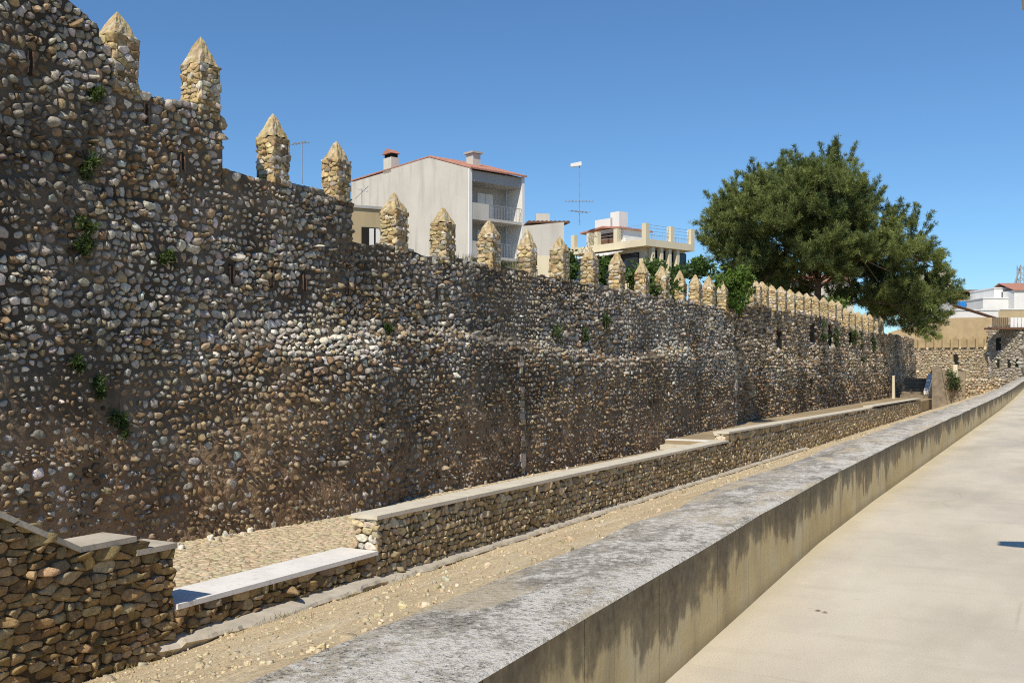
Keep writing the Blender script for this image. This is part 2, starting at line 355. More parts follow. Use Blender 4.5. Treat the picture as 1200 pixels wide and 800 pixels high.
def merlon(parent, pbase, x0, x1, y0, y1, zb, zs, za, detail, cols=TAN, w=TAN_W):
    """square stone merlon with a pyramid cap: core > stone, cap"""
    i = .016; c = np.array([(x0 + x1) / 2, (y0 + y1) / 2, zb])
    rel = lambda V: np.asarray(V) - c
    o = link('merlon', mesh('merlon', rel(boxv(x0 + i, x1 - i, y0 + i, y1 - i, zb - .02, zs)), BOXF, M['mortar_tan']), parent, Vector(c - np.asarray(pbase)))
    K = 8 if detail else 6; Vs, Ts, Ms, Ss = [], [], [], []
    for n, t, w_, mid, vis in (((0, -1, 0), (1, 0, 0), x1 - x0, (c[0], y0 + i), 1), ((1, 0, 0), (0, 1, 0), y1 - y0, (x1 - i, c[1]), 1),
                               ((-1, 0, 0), (0, -1, 0), y1 - y0, (x0 + i, c[1]), 0), ((0, 1, 0), (-1, 0, 0), x1 - x0, (c[0], y1 - i), 0)):
        hh = zs - zb; ds, dt = (.15, .082) if detail else (.2, .115)
        S = sites(-w_ / 2 + .02, w_ / 2 - .02, 0, hh, ds, dt, .15, .0); O = cells(S, 1.5, K, .006, .05, .2)
        lim = np.array([w_ / 2 + .008, 0]); O[..., 0] = np.clip(S[:, None, 0] + O[..., 0], -w_ / 2 - .008, w_ / 2 + .008) - S[:, None, 0]
        O[..., 1] = np.clip(S[:, None, 1] + O[..., 1], -.03, hh) - S[:, None, 1]
        n3, t3 = np.array(n, float), np.array(t, float)
        C = np.array([mid[0], mid[1], zb])[None] + t3[None] * S[:, :1] + np.array([0, 0, 1.])[None] * S[:, 1:]
        V, F = stones(C, n3, t3, (0, 0, 1.), O, rng.uniform(.016, .036, len(S)), BLOCK if detail else FLAT, .5, .12)
        Vs.append(V); Ts.append(palette(len(S), cols if n[0] == 0 else KHAKI + GREY[:3], w if n[0] == 0 else KHAKI_W + [3, 2, 2])); Ms.append(np.full(len(S), bool(vis))); Ss.append(np.linalg.norm(O, axis=-1).mean(1))
    V = np.concatenate(Vs)
    emit(o, V, F, np.concatenate(Ts), np.concatenate(Ss), 60 if detail else 0, c, smooth=False, rest='stone_facing', mask=np.concatenate(Ms))
    # pyramid cap, rough, with thin courses stepping in
    q = 6; VV, FF = [], []; rows = 5
    for r in range(rows):
        f0 = r / rows; ww = (1 - f0) * .5 + .035 * f0
        ring = []
        for k in range(4 * q):
            e, s = divmod(k, q); a = s / q * 2 - 1; xy = [(a, -1), (1, a), (-a, 1), (-1, -a)][e]
            j = 1 + rng.normal(0, .045); ring.append((c[0] + xy[0] * ww * (x1 - x0) * j, c[1] + xy[1] * ww * (y1 - y0) * j, zs + (za - zs) * f0 + rng.normal(0, .014)))
        VV += ring
    VV.append((c[0], c[1], za)); m = 4 * q
    for r in range(rows - 1):
        for k in range(m): FF.append((r * m + k, r * m + (k + 1) % m, (r + 1) * m + (k + 1) % m, (r + 1) * m + k))
    for k in range(m): FF.append(((rows - 1) * m + k, (rows - 1) * m + (k + 1) % m, rows * m))
    tn = palette(len(VV), cols[:4], w[:4], .10) * .9
    link('cap', mesh('cap', rel(VV), FF, M['stone'], False, tn), o)
    return o

# ------------------------------------------------------------------ ground, road, gravel, terrace
g = MB(); g.add([(-1500, -300, -1.75), (1500, -300, -1.75), (1500, 2500, -1.75), (-1500, 2500, -1.75)], [(0, 1, 2, 3)])
tag(g.build('ground', M['earth']), kind='structure')
def px(y): return np.interp(y, [-6, 2.8, 5, 9.7, 13, 60, 110], [-1.62, -1.71, -1.81, -1.985, -2.02, -2.03, -2.3])   # parapet face line
ry = np.concatenate([np.linspace(-6, 14, 41), np.linspace(15, 220, 42)])
V, F = [], []
for i, y in enumerate(ry):
    zr = 0 if y < 45 else (y - 45) * .006
    V += [(px(y) - .3, y, zr), (9, y, zr), (9, y, -1.7), (px(y) - .3, y, -1.7)]
    if i: a = 4 * i; F += [(a - 4, a - 3, a + 1, a), (a - 3, a - 2, a + 2, a + 1), (a - 1, a - 4, a, a + 3)]
F += [(0, 3, 2, 1)]
tag(link('road', mesh('road', V, F, M['road'])), 'pale concrete road running beside the long parapet', kind='structure')

FOOT = -1.53
def bank_z(X, Y):
    xi = px(Y) - .66; f = np.clip((xi - X) / (xi + 8.75), 0, 1)
    z = .60 + (FOOT - .03 - .60) * f; k = np.clip((px(Y) - .47 - X) / .34, 0, 1)
    z = z - .05 * (1 - k) + ((fbm(X * 1.3, Y * 1.3, 3) - .5) * .10 + (fbm(X * 6, Y * 6, 5) - .5) * .05) * (.35 + .65 * np.clip((xi - X) * 2, 0, 1))
    return z
gy = np.concatenate([np.arange(-3, 25, .12), np.arange(25, 60, .4), np.arange(60, 112, 1.5)]); gx = np.linspace(0, 1, 60)
YY = np.repeat(gy[:, None], 60, 1); XX = (px(YY) - .40) + (-8.9 - (px(YY) - .40)) * gx[None] ** 1.15
ZZ = bank_z(XX, YY); V = np.stack([XX, YY, ZZ], -1).reshape(-1, 3); ii = np.arange(len(gy) - 1)[:, None] * 60 + np.arange(59)[None]
F = np.stack([ii, ii + 60, ii + 61, ii + 1], -1).reshape(-1, 4)[:, ::-1].copy()
bank = tag(link('gravel_bank', mesh('gravel_bank', V, F, M['gravel'], True)), 'sandy gravel bank between parapet and stone terrace wall', kind='structure')
# pebbles lying on the bank
N = 9000; y = 3 + 25 * rng.random(N) ** 1.6; x = px(y) - .7 - rng.random(N) * (8.1 + px(y)); C = np.stack([x, y, bank_z(x, y)], -1)
A = np.linspace(0, 2 * math.pi, 6, endpoint=False); rad = np.minimum(np.exp(rng.normal(-5.0, .55, N)), .032); rad[:24] = rng.uniform(.03, .05, 24)
O = np.stack([np.cos(A), np.sin(A)], -1)[None] * rad[:, None, None] * rng.uniform(.7, 1.3, (N, 6, 1))
V, F = stones(C, (0, 0, 1), (1, 0, 0), (0, 1, 0), O, rad * rng.uniform(.5, 1., N), FLAT, .3)
emit(bank, V, F, palette(N, [(.56, .46, .29), (.60, .52, .37), (.46, .37, .23)], [4, 1, 2], .1), rad, 0, (0, 0, 0), rest='pebble_scatter')

# ------------------------------------------------------------------ concrete parapet
pb = empty('concrete_parapet', (-2.3, 10, 0), 'long low concrete parapet with dark streaks and lichen top beside the road', 'parapet')
def par_part(name, mat, y0, y1, top, proud=0):
    ys = np.arange(y0, y1 + .001, (y1 - y0) / max(2, round((y1 - y0) / (.09 if y1 < 26 else .8)))); V, F = [], []
    for y in ys:
        x = float(px(y)); zr = 0 if y < 45 else (y - 45) * .006
        w = float(fbm(y * 3, .3, 4) - .5) * .02 + float(vnoise(y * 14, .7, 5) - .5) * .012
        zt = zr + .605 + float(fbm(y * .7, .1, 8) - .5) * .03
        if top: prof = [(x + .003 + w, zt - .012), (x - .01 + w, zt), (x - .33, zt + .008), (x - .58 - float(fbm(y * 1.1, 2., 6)) * .2, zt - .008), (x - .87, zt - .14), (x - .87, zt - .3), (x - .3, zt - .3), (x - .3, zt - .016), (x - .01, zt - .016)]
        else: prof = [(x - .006 + w * .3, zr - .3), (x - .004, zr + .2), (x - .003 + w * .5, zt - .014), (x - .5, zt - .014), (x - .5, zr - .3)]
        V += [(a + 2.3, y - 10, b) for a, b in prof]
    k = len(prof); n = len(ys)
    for i in range(n - 1):
        for j in range(k): a, b = i * k + j, i * k + (j + 1) % k; F.append((a, b, b + k, a + k))
    F += [tuple(range(k))[::-1], tuple(range((n - 1) * k, n * k))]
    F = [f[::-1] for f in F] if top is None else F
    return link(name, mesh(name, V, F, mat), pb)
par_part('top_slab', M['ptop'], -4, 108, True)
joints = [-4] + [2.93, 3.86, 4.9, 6.05, 7.4, 9.1, 10.6, 12.5, 14.4, 16.4, 18.6, 21, 23.5, 26, 30, 34, 38, 44, 52, 62, 75, 90, 108]
for a, b in zip(joints[:-1], joints[1:]): par_part('face_panel', M['pside'], a + .004, b - .004, False)

# ------------------------------------------------------------------ terrace
TZ = -1.0
V, F = [], []
ys = np.concatenate([np.arange(2, 26.5, .5), [26.99]]); 
tb = MB(); tb.box(-12.6, -9.0, 2, 32.3, -1.74, TZ - .03); tb.box(-13.4, -9.0, 32.3, 108, -1.74, TZ + .25)
terr = tag(tb.build('terrace', M['earth']), 'sandy paved terrace at the foot of the old wall', kind='structure')
_gs[0] = 1.2
S = sites(-12.1, -9.1, 5, 24, .15, .10, .25); S = np.stack([S[:, 0], S[:, 1]], -1); O = cells(S, 1.2, 7, .004, .08, .16)
C = np.stack([S[:, 0], S[:, 1], np.full(len(S), TZ - .03)], -1)
V, F = stones(C, (0, 0, 1), (1, 0, 0), (0, 1, 0), O, np.full(len(S), .007) + rng.uniform(0, .004, len(S)), FLAT, .12, .05)
emit(terr, V, F, palette(len(S), [(.54, .45, .30), (.56, .47, .325), (.52, .43, .285)], [3, 2, 2], .03), psize(C, O), 300, (0, 0, 0), single='cobble', rest='cobble_paving')
# pale landing with a step where the terrace rises
ld = empty('stone_landing', (-10.5, 32.4, TZ), 'pale stone steps up to the raised part of the terrace behind the long wall', 'steps')
MB().box(-1.6, 1.35, -.1, .35, .0, .275).build('upper_step', M['coping_pale'], ld)
MB().box(-1.6, 1.35, -.6, -.103, -.05, .12).build('lower_step', M['coping'], ld)

# stones fallen to the foot of the old wall
N = 30; y = np.concatenate([rng.uniform(9.3, 12.2, 12), rng.uniform(12, 31, 18)]); x = -11.86 + .10 * (y < 33) + rng.uniform(0, .28, N); rad = rng.uniform(.025, .06, N)
A = np.linspace(0, 2 * math.pi, 7, endpoint=False); O = np.stack([np.cos(A), np.sin(A)], -1)[None] * rad[:, None, None] * rng.uniform(.7, 1.25, (N, 7, 1)); C = np.stack([x, y, np.full(N, TZ - .02)], -1)
V, F = stones(C, (0, 0, 1), (1, 0, 0), (0, 1, 0), O, rad * rng.uniform(.8, 1.4, N), BLOCK, .4, .15)
emit(terr, V, F, palette(N, [(.56, .51, .42), (.48, .41, .30), (.60, .56, .48)], [2, 2, 2]), rad, 60, (0, 0, 0), single='fallen_stone', smooth=False)
# ------------------------------------------------------------------ terrace walls
WX = -8.7
def terrace_wall(label, y0, y1, top, zb, ds, dt, limit, coping_mat, cop, end=False, K=9, cw=.44, group='stone terrace walls', slabs=2.2, rings=BLOCK, tilt=.4, cols=KHAKI, asp=1.45, jit=.15):
    b = np.array([WX - .2, (y0 + y1) / 2, zb]); e = empty('terrace_wall', b, label, 'wall', group)
    f = lambda Y, Z: np.full_like(np.asarray(Y, float), WX - .045)
    nys = max(4, int((y1 - y0) / .15) if y1 < 45 else 60)
    core('wall_core', e, b, np.linspace(y0 + .03, y1 - .001, nys), zb, lambda y: top(y) - .05, f, cw - .07, 8, M['mortar_dark'])
    zt = max(top(y0), top(y1)); S = sites(y0, y1, zb, zt, ds, dt, jit, .012); tt = np.array([top(y) for y in S[:, 0]]) - .055
    S = S[S[:, 1] < tt - .02]; O = cells(S, asp, K, .006, .05, dt * 1.9)
    tt = np.array([top(y) for y in S[:, 0]]) - .055
    O[..., 1] = np.minimum(S[:, None, 1] + O[..., 1], tt[:, None]) - S[:, None, 1]
    O[..., 0] = np.clip(S[:, None, 0] + O[..., 0], y0, y1 - .003) - S[:, None, 0]
    C = np.stack([np.full(len(S), WX - .045), S[:, 0], S[:, 1]], -1)
    V, F = stones(C, (1, 0, 0), (0, 1, 0), (0, 0, 1), O, rng.uniform(.032, .058, len(S)), rings, tilt, .10)
    emit(e, V, F, palette(len(S), cols, KHAKI_W), psize(C, O), limit, b, M['block'], smooth=False)
    if end:                                    # dressed end facing the camera
        z0, z1 = end; S = sites(WX - cw + .02, WX - .03, z0, z1 - .05, .2, .11, .12, 0); O = cells(S, 1.5, 8, .006, .05, .2)
        O[..., 0] = np.clip(S[:, None, 0] + O[..., 0], WX - cw + .005, WX - .005) - S[:, None, 0]; O[..., 1] = np.clip(S[:, None, 1] + O[..., 1], z0, z1 - .055) - S[:, None, 1]
        C = np.stack([S[:, 0], np.full(len(S), y0 + .03), S[:, 1]], -1)
        V, F = stones(C, (0, -1, 0), (1, 0, 0), (0, 0, 1), O, rng.uniform(.025, .045, len(S)), BLOCK, .4)
        emit(e, V, F, palette(len(S), [(.60, .53, .40), (.56, .46, .29), (.62, .58, .50)], [3, 2, 2], .1), psize(C, O), 40, b, single='end_stone', rest='end_stone_facing', smooth=False)
    for pts in cop:                            # coping slabs as (y, ztop) polylines
        (ya, za), (yb_, zb_) = pts; n = max(1, round((yb_ - ya) / slabs))
        for i in range(n):
            p, q = ya + (yb_ - ya) * i / n + (.004 if i else 0), ya + (yb_ - ya) * (i + 1) / n
            zp, zq = za + (zb_ - za) * i / n, za + (zb_ - za) * (i + 1) / n; jx = rng.uniform(-.006, .006); th = .06
            V = [(WX + .035 + jx, p, zp - th), (WX + .035 + jx, q, zq - th), (WX - cw - .01, q, zq - th), (WX - cw - .01, p, zp - th),
                 (WX + .035 + jx, p, zp), (WX + .035 + jx, q, zq), (WX - cw - .01, q, zq), (WX - cw - .01, p, zp)]
            link('coping_slab', mesh('coping_slab', np.array(V) - b, BOXF, coping_mat), e)
    return e
ya, yb, yc = yat(92, WX), yat(157, WX), yat(204, WX)
ZS = lambda y: .32 - (y - yat(0, WX)) * (.46 / (ya - yat(0, WX)))
terrace_wall('tan stone stair wall with sloping coping and stepped pier at its low end', 3.2, yc, lambda y: ZS(y) if y < ya else (-.14 if y < yb else -.29), FOOT - .1, .185, .078, 300, M['footing'],
             [((3.2, ZS(3.2)), (ya, -.14)), ((ya + .004, -.14), (yb + .01, -.135)), ((yb + .015, -.29), (yc + .02, -.29))], cw=.5, K=12, slabs=3.2, cols=UMBER, asp=1.9, jit=.1, tilt=.55)
yd = yat(441, WX)
terrace_wall('low stone terrace wall with wide white coping between stepped pier and higher wall', yc + .003, yd, lambda y: -.985, FOOT - .1, .19, .082, 300, M['coping_pale'], [((yc + .022, -.985), (yd - .002, -.985))], cw=.62, K=12, slabs=9, cols=UMBER, asp=1.9, jit=.1, tilt=.55)
ye = yat(853, WX)
terrace_wall('long chest high stone terrace wall with concrete coping and pale squared end', yd + .003, ye, lambda y: -.475, FOOT - .1, .112, .082, 300, M['coping'], [((yd - .02, -.475), (ye, -.475))], end=(-.985, -.475), K=9, slabs=2.4, cols=OLIVE)
terrace_wall('far raised stone terrace wall running on to the steps below the pine', ye + .003, 78, lambda y: -.225 - (y - ye) * .006, FOOT - .1, .24, .17, 60, M['coping'], [((ye - .02, -.225), (56, -.38)), ((56.01, -.30), (78, -.42))], end=(-.475, -.225), K=7, slabs=4, rings=FLAT, cols=OLIVE)

# broken concrete footing along the wall foot
ft = empty('concrete_footing', (WX + .2, 12, FOOT), 'broken grey concrete footing along the base of the terrace walls', 'footing')
ys = np.arange(yc - .25, 40, .05); V, F = [], []
for y in ys:
    out = float(np.interp(y, [yc - .25, yc + .3, yc + 1.2, yd - .5, yd + .6, 14, 40], [.0, .24, .36, .28, .18, .15, .13])) + float(fbm(y * 2.3, .5, 31) - .5) * .26 * (1 if y < yd + 1 else .5) + float(vnoise(y * 9, .2, 33) - .5) * .04
    zt = FOOT + .12 + float(fbm(y * 3, .8, 35) - .5) * .03 + (.05 if yc < y < yd else 0)
    V += [(WX - .05, y, zt + .03), (WX + out - .03, y, zt), (WX + out, y, zt - .04), (WX + out - .06, y, zt - .09), (WX + out - .16, y, zt - .3), (WX - .05, y, zt - .3)]
for i in range(len(ys) - 1):
    for j in range(6): a, b = i * 6 + j, i * 6 + (j + 1) % 6; F.append((a, b, b + 6, a + 6))
F += [tuple(range(6))[::-1], tuple(range(len(V) - 6, len(V)))]
V = np.array(V) - np.array([WX + .2, 12, FOOT]); link('footing_strip', mesh('footing_strip', V, [f[::-1] for f in F], M['footing']), ft)

# ------------------------------------------------------------------ the old town wall, near stretch
X1 = -12.0
yA, yB, yC, yD = yat(128, X1 - .28), yat(257, X1 - .26), yat(411, X1 - .23), yat(863, X1)
y93 = yat(116, X1 - .28)
def topN(y): return (6.66 + (y93 - y) * .42 if y < y93 else 6.46 if y < yA else 5.86 if y < yB else 5.0 if y < yC else 4.19) + .03 * math.sin(y * 2.3) + .02 * math.sin(y * 6.1)
def frontN(Y, Z):
    Y = np.asarray(Y, float); Z = np.asarray(Z, float)
    ledge = 2.25 + .25 * np.sin(Y * .35 + 1) + .35 * (fbm(Y * .8, 0 * Y, 12) - .5) + .5 * np.clip((13.5 - Y) / 3, 0, 1)
    ero = np.exp(-((Y - 14.6) / 1.9) ** 4); low = 1 / (1 + np.exp((Z - ledge) / (.06 + .13 * ero)))
    amt = (.24 + .26 * ero) * np.clip((Y - 11) / 1.6, .0, 1) * (1 - .75 * np.clip((Y - 33) / 4, 0, 1))
    left = .16 / (1 + np.exp((Y - (11.2 + (Z - 3.) * -.35)) / .12)) * (Z < 4.2)
    return X1 - .16 - .035 * (Z - 3.2) + low * amt + left * .5 + (fbm(Y * .45, Z * .6, 20) - .5) * .13 + (fbm(Y * 1.6, Z * 1.8, 22) - .5) * .09
wb = np.array([X1 - .6, 20, TZ]); wall = empty('town_wall', wb, 'tall weathered rubble town wall stepping down along the paved terrace', 'wall', 'rubble town walls')
slits = [(49, 70, .36), (184, 130, .36), (224, 190, .34), (280, 322, .36), (327, 325, .36), (365, 330, .34), (415, 336, .34), (456, 338, .34), (520, 345, .3)]
SL = []
for u, v, hh in slits:
    y = yat(u, X1); d = depth(X1, y); SL.append((y, H - (v - 433) / FPX * d, hh))
ysN = np.sort(np.concatenate([np.arange(3.5, yD, .11), [y93 - .001, y93 + .001, yA - .001, yA + .001, yB - .001, yB + .001, yC - .001, yC + .001, yD]]))
core('wall_core', wall, wb, ysN, TZ - .1, topN, frontN, 1.3, 66, M['wall_mortar'])
_gs[0] = .9
S = np.concatenate([sites(3.6, 16, TZ - .02, 8.2, .122, .098), sites(16, 25, TZ - .02, 5.1, .120, .096), sites(25, yD, TZ - .02, 4.3, .138, .108)])
tt = np.array([topN(y) for y in S[:, 0]]); S = S[S[:, 1] < tt + .0]
keep = np.ones(len(S), bool)
for i in rng.choice(len(S), len(S) // 16, replace=False):            # some larger stones swallow their neighbours
    if keep[i]: keep &= ~((np.abs(S[:, 0] - S[i, 0]) < rng.uniform(.09, .15)) & (np.abs(S[:, 1] - S[i, 1]) < rng.uniform(.06, .10)) & (np.arange(len(S)) != i))
for (y, z, hh) in SL: keep &= ~((abs(S[:, 0] - y) < .11) & (abs(S[:, 1] - z) < hh * .62))
S = S[keep]; O = cells(S, 1.2, 8, .008, .11, .16) * rng.uniform(.80, 1.12, (len(S), 1, 1)) * (1 - .12 * np.clip((2.0 - S[:, 1]) / .6, 0, 1))[:, None, None]
tt = np.array([topN(y) for y in S[:, 0]]); O[..., 1] = np.minimum(S[:, None, 1] + O[..., 1], tt[:, None] + .035) - S[:, None, 1]; O[..., 0] = np.minimum(S[:, None, 0] + O[..., 0], yD + .03) - S[:, None, 0]
C = np.stack([frontN(S[:, 0], S[:, 1]), S[:, 0], S[:, 1]], -1)
e = .04; nx = np.stack([np.ones(len(S)), -(frontN(S[:, 0] + e, S[:, 1]) - frontN(S[:, 0] - e, S[:, 1])) / (2 * e), -(frontN(S[:, 0], S[:, 1] + e) - frontN(S[:, 0], S[:, 1] - e)) / (2 * e)], -1)
nx /= np.linalg.norm(nx, axis=1, keepdims=True); tx = np.cross((0, 0, 1.), nx); tx /= np.linalg.norm(tx, axis=1, keepdims=True); bx = np.cross(nx, tx)
smear = np.clip((fbm(S[:, 0] * .55 + 3, S[:, 1] * .7, 55) - .55) * 8, 0, 1); O = O * (1 - .28 * smear)[:, None, None]      # patches where mortar was smeared over the stones
lowf = np.clip((2.0 - S[:, 1]) / .6, 0, 1); pr = (.012 + .050 * rng.random(len(S)) ** 1.4) * (1 - .25 * lowf) * (1 + .7 * (rng.random(len(S)) < .1)) * (1 - .4 * smear) * (1 + .35 * (rng.random(len(S)) < .12))
V, F = stones(C, nx, tx, bx, O, pr, ROUND, .75, .2)
tn = palette(len(S), GREY, GREY_W); tb_ = palette(len(S), BROWN, BROWN_W)
soil = np.clip((2.2 + 1.9 * (fbm(S[:, 0] * .35, S[:, 1] * .5, 40) - .5) - S[:, 1]) / 1.3, 0, .9) * np.clip((S[:, 0] - 7) / 4, .3, 1)
warm = np.clip((fbm(S[:, 0] * .5, S[:, 1] * .4, 44) - .55) * 6, 0, 1) * .6
mixf = (rng.random(len(S)) < np.maximum(soil, warm))[:, None]
damp = 1 - .5 * np.clip((fbm(S[:, 0] * .38 + 9, S[:, 1] * .2, 47) - .50) * 6, 0, 1)
damp *= 1 - .6 * np.exp(-((S[:, 0] - yat(104, X1) - .25 * np.sin(S[:, 1] * 1.3)) / .28) ** 2) * (S[:, 1] < 5.6)      # dark run-off streak on the left
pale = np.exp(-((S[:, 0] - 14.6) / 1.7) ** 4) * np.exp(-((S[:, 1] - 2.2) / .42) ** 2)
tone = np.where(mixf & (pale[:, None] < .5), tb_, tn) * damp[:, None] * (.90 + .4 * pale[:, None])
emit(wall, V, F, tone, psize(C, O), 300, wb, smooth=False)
def quoins(yq, z0, z1, w, side):                        # squared blocks marking a seam or corner
    z = z0
    while z < z1:
        h = rng.uniform(.12, .19); ww = w * rng.uniform(.55, 1.3); x = float(frontN(yq, z + h / 2)); y0 = yq - ww if side else yq - ww / 2; i = rng.uniform(.004, .012)
        if rng.random() < .38: z += h; continue
        V = np.array(boxv(x - .2, x + rng.uniform(.03, .06), y0 + i, y0 + ww - i, z + i, z + h - i)); V[[1, 2, 5, 6], 1:] += rng.normal(0, .008, (4, 2)); c = V.mean(0)
        link('quoin_block', mesh('quoin_block', V - c, BOXF, M['stone'], False, palette(1, [(.42, .375, .30), (.36, .31, .24), (.30, .22, .14)], [2, 2, 1])[0]), wall, Vector(c - wb)); z += h
quoins(yat(604, X1), TZ, 2.0, .26, False); quoins(yD + .03, TZ, 4.12, .30, True)
for (y, z, hh) in SL:                                   # arrow slits framed by upright bricks
    x = float(frontN(y, z)); s = link('arrow_slit', mesh('arrow_slit', np.array(boxv(x - .12, x + .012, y - .025, y + .025, z - hh / 2, z + hh / 2)) - wb, BOXF, M['dark']), wall)
    for q in (-.042, .042): link('jamb', mesh('jamb', np.array(boxv(x - .05, x + .03, y + q - .010, y + q + .010, z - hh * .42, z + hh * .42)) - wb, BOXF, M['brick']), s)
def mer_z(y): return topN(y) - .03
XM = X1 - .19
for i, ur in enumerate([163.5, 257, 336, 410.5, 476, 533, 585, 628, 665, 700, 732, 760, 784, 804, 821, 838, 853]):
    big = False; y1 = min([yat(ur, XM)] + [q - .012 for q, w in ((yB, 257), (yC, 410.5)) if ur == w] + ([yA - .05] if big else [])); wy = .62 if big else .42 + rng.normal(0, .02); wx = .6 if big else .40 + rng.normal(0, .02); ht = (.95 if big else 1.22 + rng.normal(0, .045)) + .03
    zb = topN(y1 - .02) - .04
    xf = float(frontN(y1 - .2, zb)) + .035; merlon(wall, wb, xf - wx, xf, y1 - wy, y1, zb, zb + ht * (.65 + rng.normal(0, .025)), zb + ht, i < 7, GREY if big else TAN, GREY_W if big else TAN_W)

# ------------------------------------------------------------------ set-back stretch of the town wall
X2 = -12.85
yE, yF = yat(986, X2), yat(1071, X2)
def topF(y): return (4.66 + (y - yD) * .012 if y < yE else 4.5 + (y - yE) * .008) + .03 * math.sin(y * 1.3)
def frontF(Y, Z):
    Y = np.asarray(Y, float); Z = np.asarray(Z, float)
    bt = .30 * np.exp(-((Y - yat(908, X2)) / .35) ** 4) * 0 + .35 / (1 + np.exp((Y - yat(903, X2)) / .1)) * 0
    but = .28 * (np.abs(Y - yat(945, X2)) < .6) * (Z < 3.2) * 0
    return X2 - .03 * (Z - 2) + (fbm(Y * .3, Z * .4, 60) - .5) * .22 + (fbm(Y * 1.3, Z * 1.3, 62) - .5) * .10 + .14 / (1 + np.exp((Z - 2.6 - .5 * np.sin(Y * .3)) / .08))
fb = np.array([X2 - .6, 60, TZ]); wall2 = empty('town_wall', fb, 'set back rubble town wall with slot windows and close row of merlons under the pine', 'wall', 'rubble town walls')
holes = []
for (cx, cz0, cz1, cw_) in [(307, 240, 325, 26), (478, 205, 300, 27), (562, 215, 310, 27), (660, 245, 310, 18), (447, 470, 620, 14)]:
    u = 840 + .2374 * cx; y = yat(u, X2); d = depth(X2, y); z1 = H - (330 + .2374 * cz0 - 433) / FPX * d; z0 = H - (330 + .2374 * cz1 - 433) / FPX * d
    wy = .2374 * cw_ / (FPX * -X2 / CS / d ** 2 * CS); holes.append((y - wy / 2, y + wy / 2, z0, z1, .7))
ys2 = np.sort(np.concatenate([np.arange(yD - .5, yF, .3)] + [[h[0] - .02, h[0] + .02, h[1] - .02, h[1] + .02] for h in holes] + [[yE - .002, yE + .002, yF]]))
core('wall_core', wall2, fb, ys2, TZ - .1, topF, frontF, 1.2, 46, M['wall_mortar'], holes)
_gs[0] = 1.6
S = np.concatenate([sites(yD - .4, 62, TZ + .2, 5.2, .20, .15), sites(62, yF, TZ + .2, 5.3, .26, .2)])
S = S[S[:, 1] < np.array([topF(y) for y in S[:, 0]])]; keep = np.ones(len(S), bool)
for h in holes: keep &= ~((S[:, 0] > h[0] - .1) & (S[:, 0] < h[1] + .1) & (S[:, 1] > h[2] - .08) & (S[:, 1] < h[3] + .08))
S = S[keep]; O = cells(S, 1.25, 7, .018, .09, .26); C = np.stack([frontF(S[:, 0], S[:, 1]), S[:, 0], S[:, 1]], -1)
V, F = stones(C, (1, 0, 0), (0, 1, 0), (0, 0, 1), O, rng.uniform(.04, .10, len(S)), FLAT, .6, .15)
soil = np.clip((1.9 + 2 * (fbm(S[:, 0] * .25, S[:, 1] * .4, 70) - .5) - S[:, 1]) / 1.5, 0, 1)
tone = np.where((rng.random(len(S)) < np.maximum(soil, .3))[:, None], palette(len(S), BROWN, BROWN_W), palette(len(S), GREY, GREY_W) * np.array([1.04, .97, .86])) * (1 - .4 * np.clip((fbm(S[:, 0] * .35, S[:, 1] * .15, 77) - .5) * 6, 0, 1))[:, None]
emit(wall2, V, F, tone, psize(C, O), 60, fb)
for i, u in enumerate([878, 885, 893, 904, 915, 925.5, 936, 945, 954.5, 965, 974.6, 982, 990, 997.5, 1005.5, 1013, 1019, 1025, 1031]):
    xm = X2 - .16; y = yat(u, xm); zb = topF(y) - .05; ht = 1.35 if u < 986 else 1.5
    merlon(wall2, fb, xm - .28, xm + .28, y - .22, y + .22, zb, zb + ht * .74, zb + ht, 0)

# ------------------------------------------------------------------ distant lit stretch of the town wall
c0 = P(1040, 440, 128); c1 = P(1185, 440, 118); c2 = P(1290, 440, 135)
def plane_wall(name, label, a, b, z0, z1, thick, ds, dt, cols, w, group, holes=()):
    a, b = Vector((a[0], a[1], 0)), Vector((b[0], b[1], 0)); L = (b - a).length; t = (b - a) / L; rz = math.atan2(t.y, t.x)
    e = empty(name, (a.x, a.y, z0), label, 'wall', group, rz); hgt = z1 - z0            # local x along, front at local -y
    MB().box(0, L, .04, thick, 0, hgt).build('wall_core', M['mortar_far'], e)
    S = sites(.05, L, 0, hgt, ds, dt); keep = np.ones(len(S), bool)
    for (s0, s1, h0, h1) in holes: keep &= ~((S[:, 0] > s0 - .1) & (S[:, 0] < s1 + .1) & (S[:, 1] > h0 - .1) & (S[:, 1] < h1 + .1))
    S = S[keep]; O = cells(S, 1.3, 7, .03, .09, .4); C = np.stack([S[:, 0], np.full(len(S), .04), S[:, 1]], -1)
    V, F = stones(C, (0, -1, 0), (1, 0, 0), (0, 0, 1), O, rng.uniform(.04, .12, len(S)), FLAT, .6, .15)
    emit(e, V, F, palette(len(S), cols, w), np.ones(len(S)), 0, (0, 0, 0))
    for (s0, s1, h0, h1) in holes: MB().box(s0, s1, -.02, .1, h0, h1).build('opening', M['dark'], e)
    return e, L
_gs[0] = 3
WARM = [(.52, .42, .275), (.46, .36, .225), (.55, .48, .37), (.42, .34, .235)]; WW = [3, 2, 2, 1]
zw = P(1130, 407, 122).z
dw, L = plane_wall('town_wall', 'distant sunlit stretch of rubble wall with blind merlon row right of the pine', c0, c1, -1.7, zw, 1.2, .34, .24, WARM, WW, 'rubble town walls',
                   [(8.2, 8.8, 3.9, 5.2), (8.7, 9.3, 1.9, 3.3), (5.4, 5.8, 2.6, 3.3), (12.4, 12.9, -.2, 1.2)])
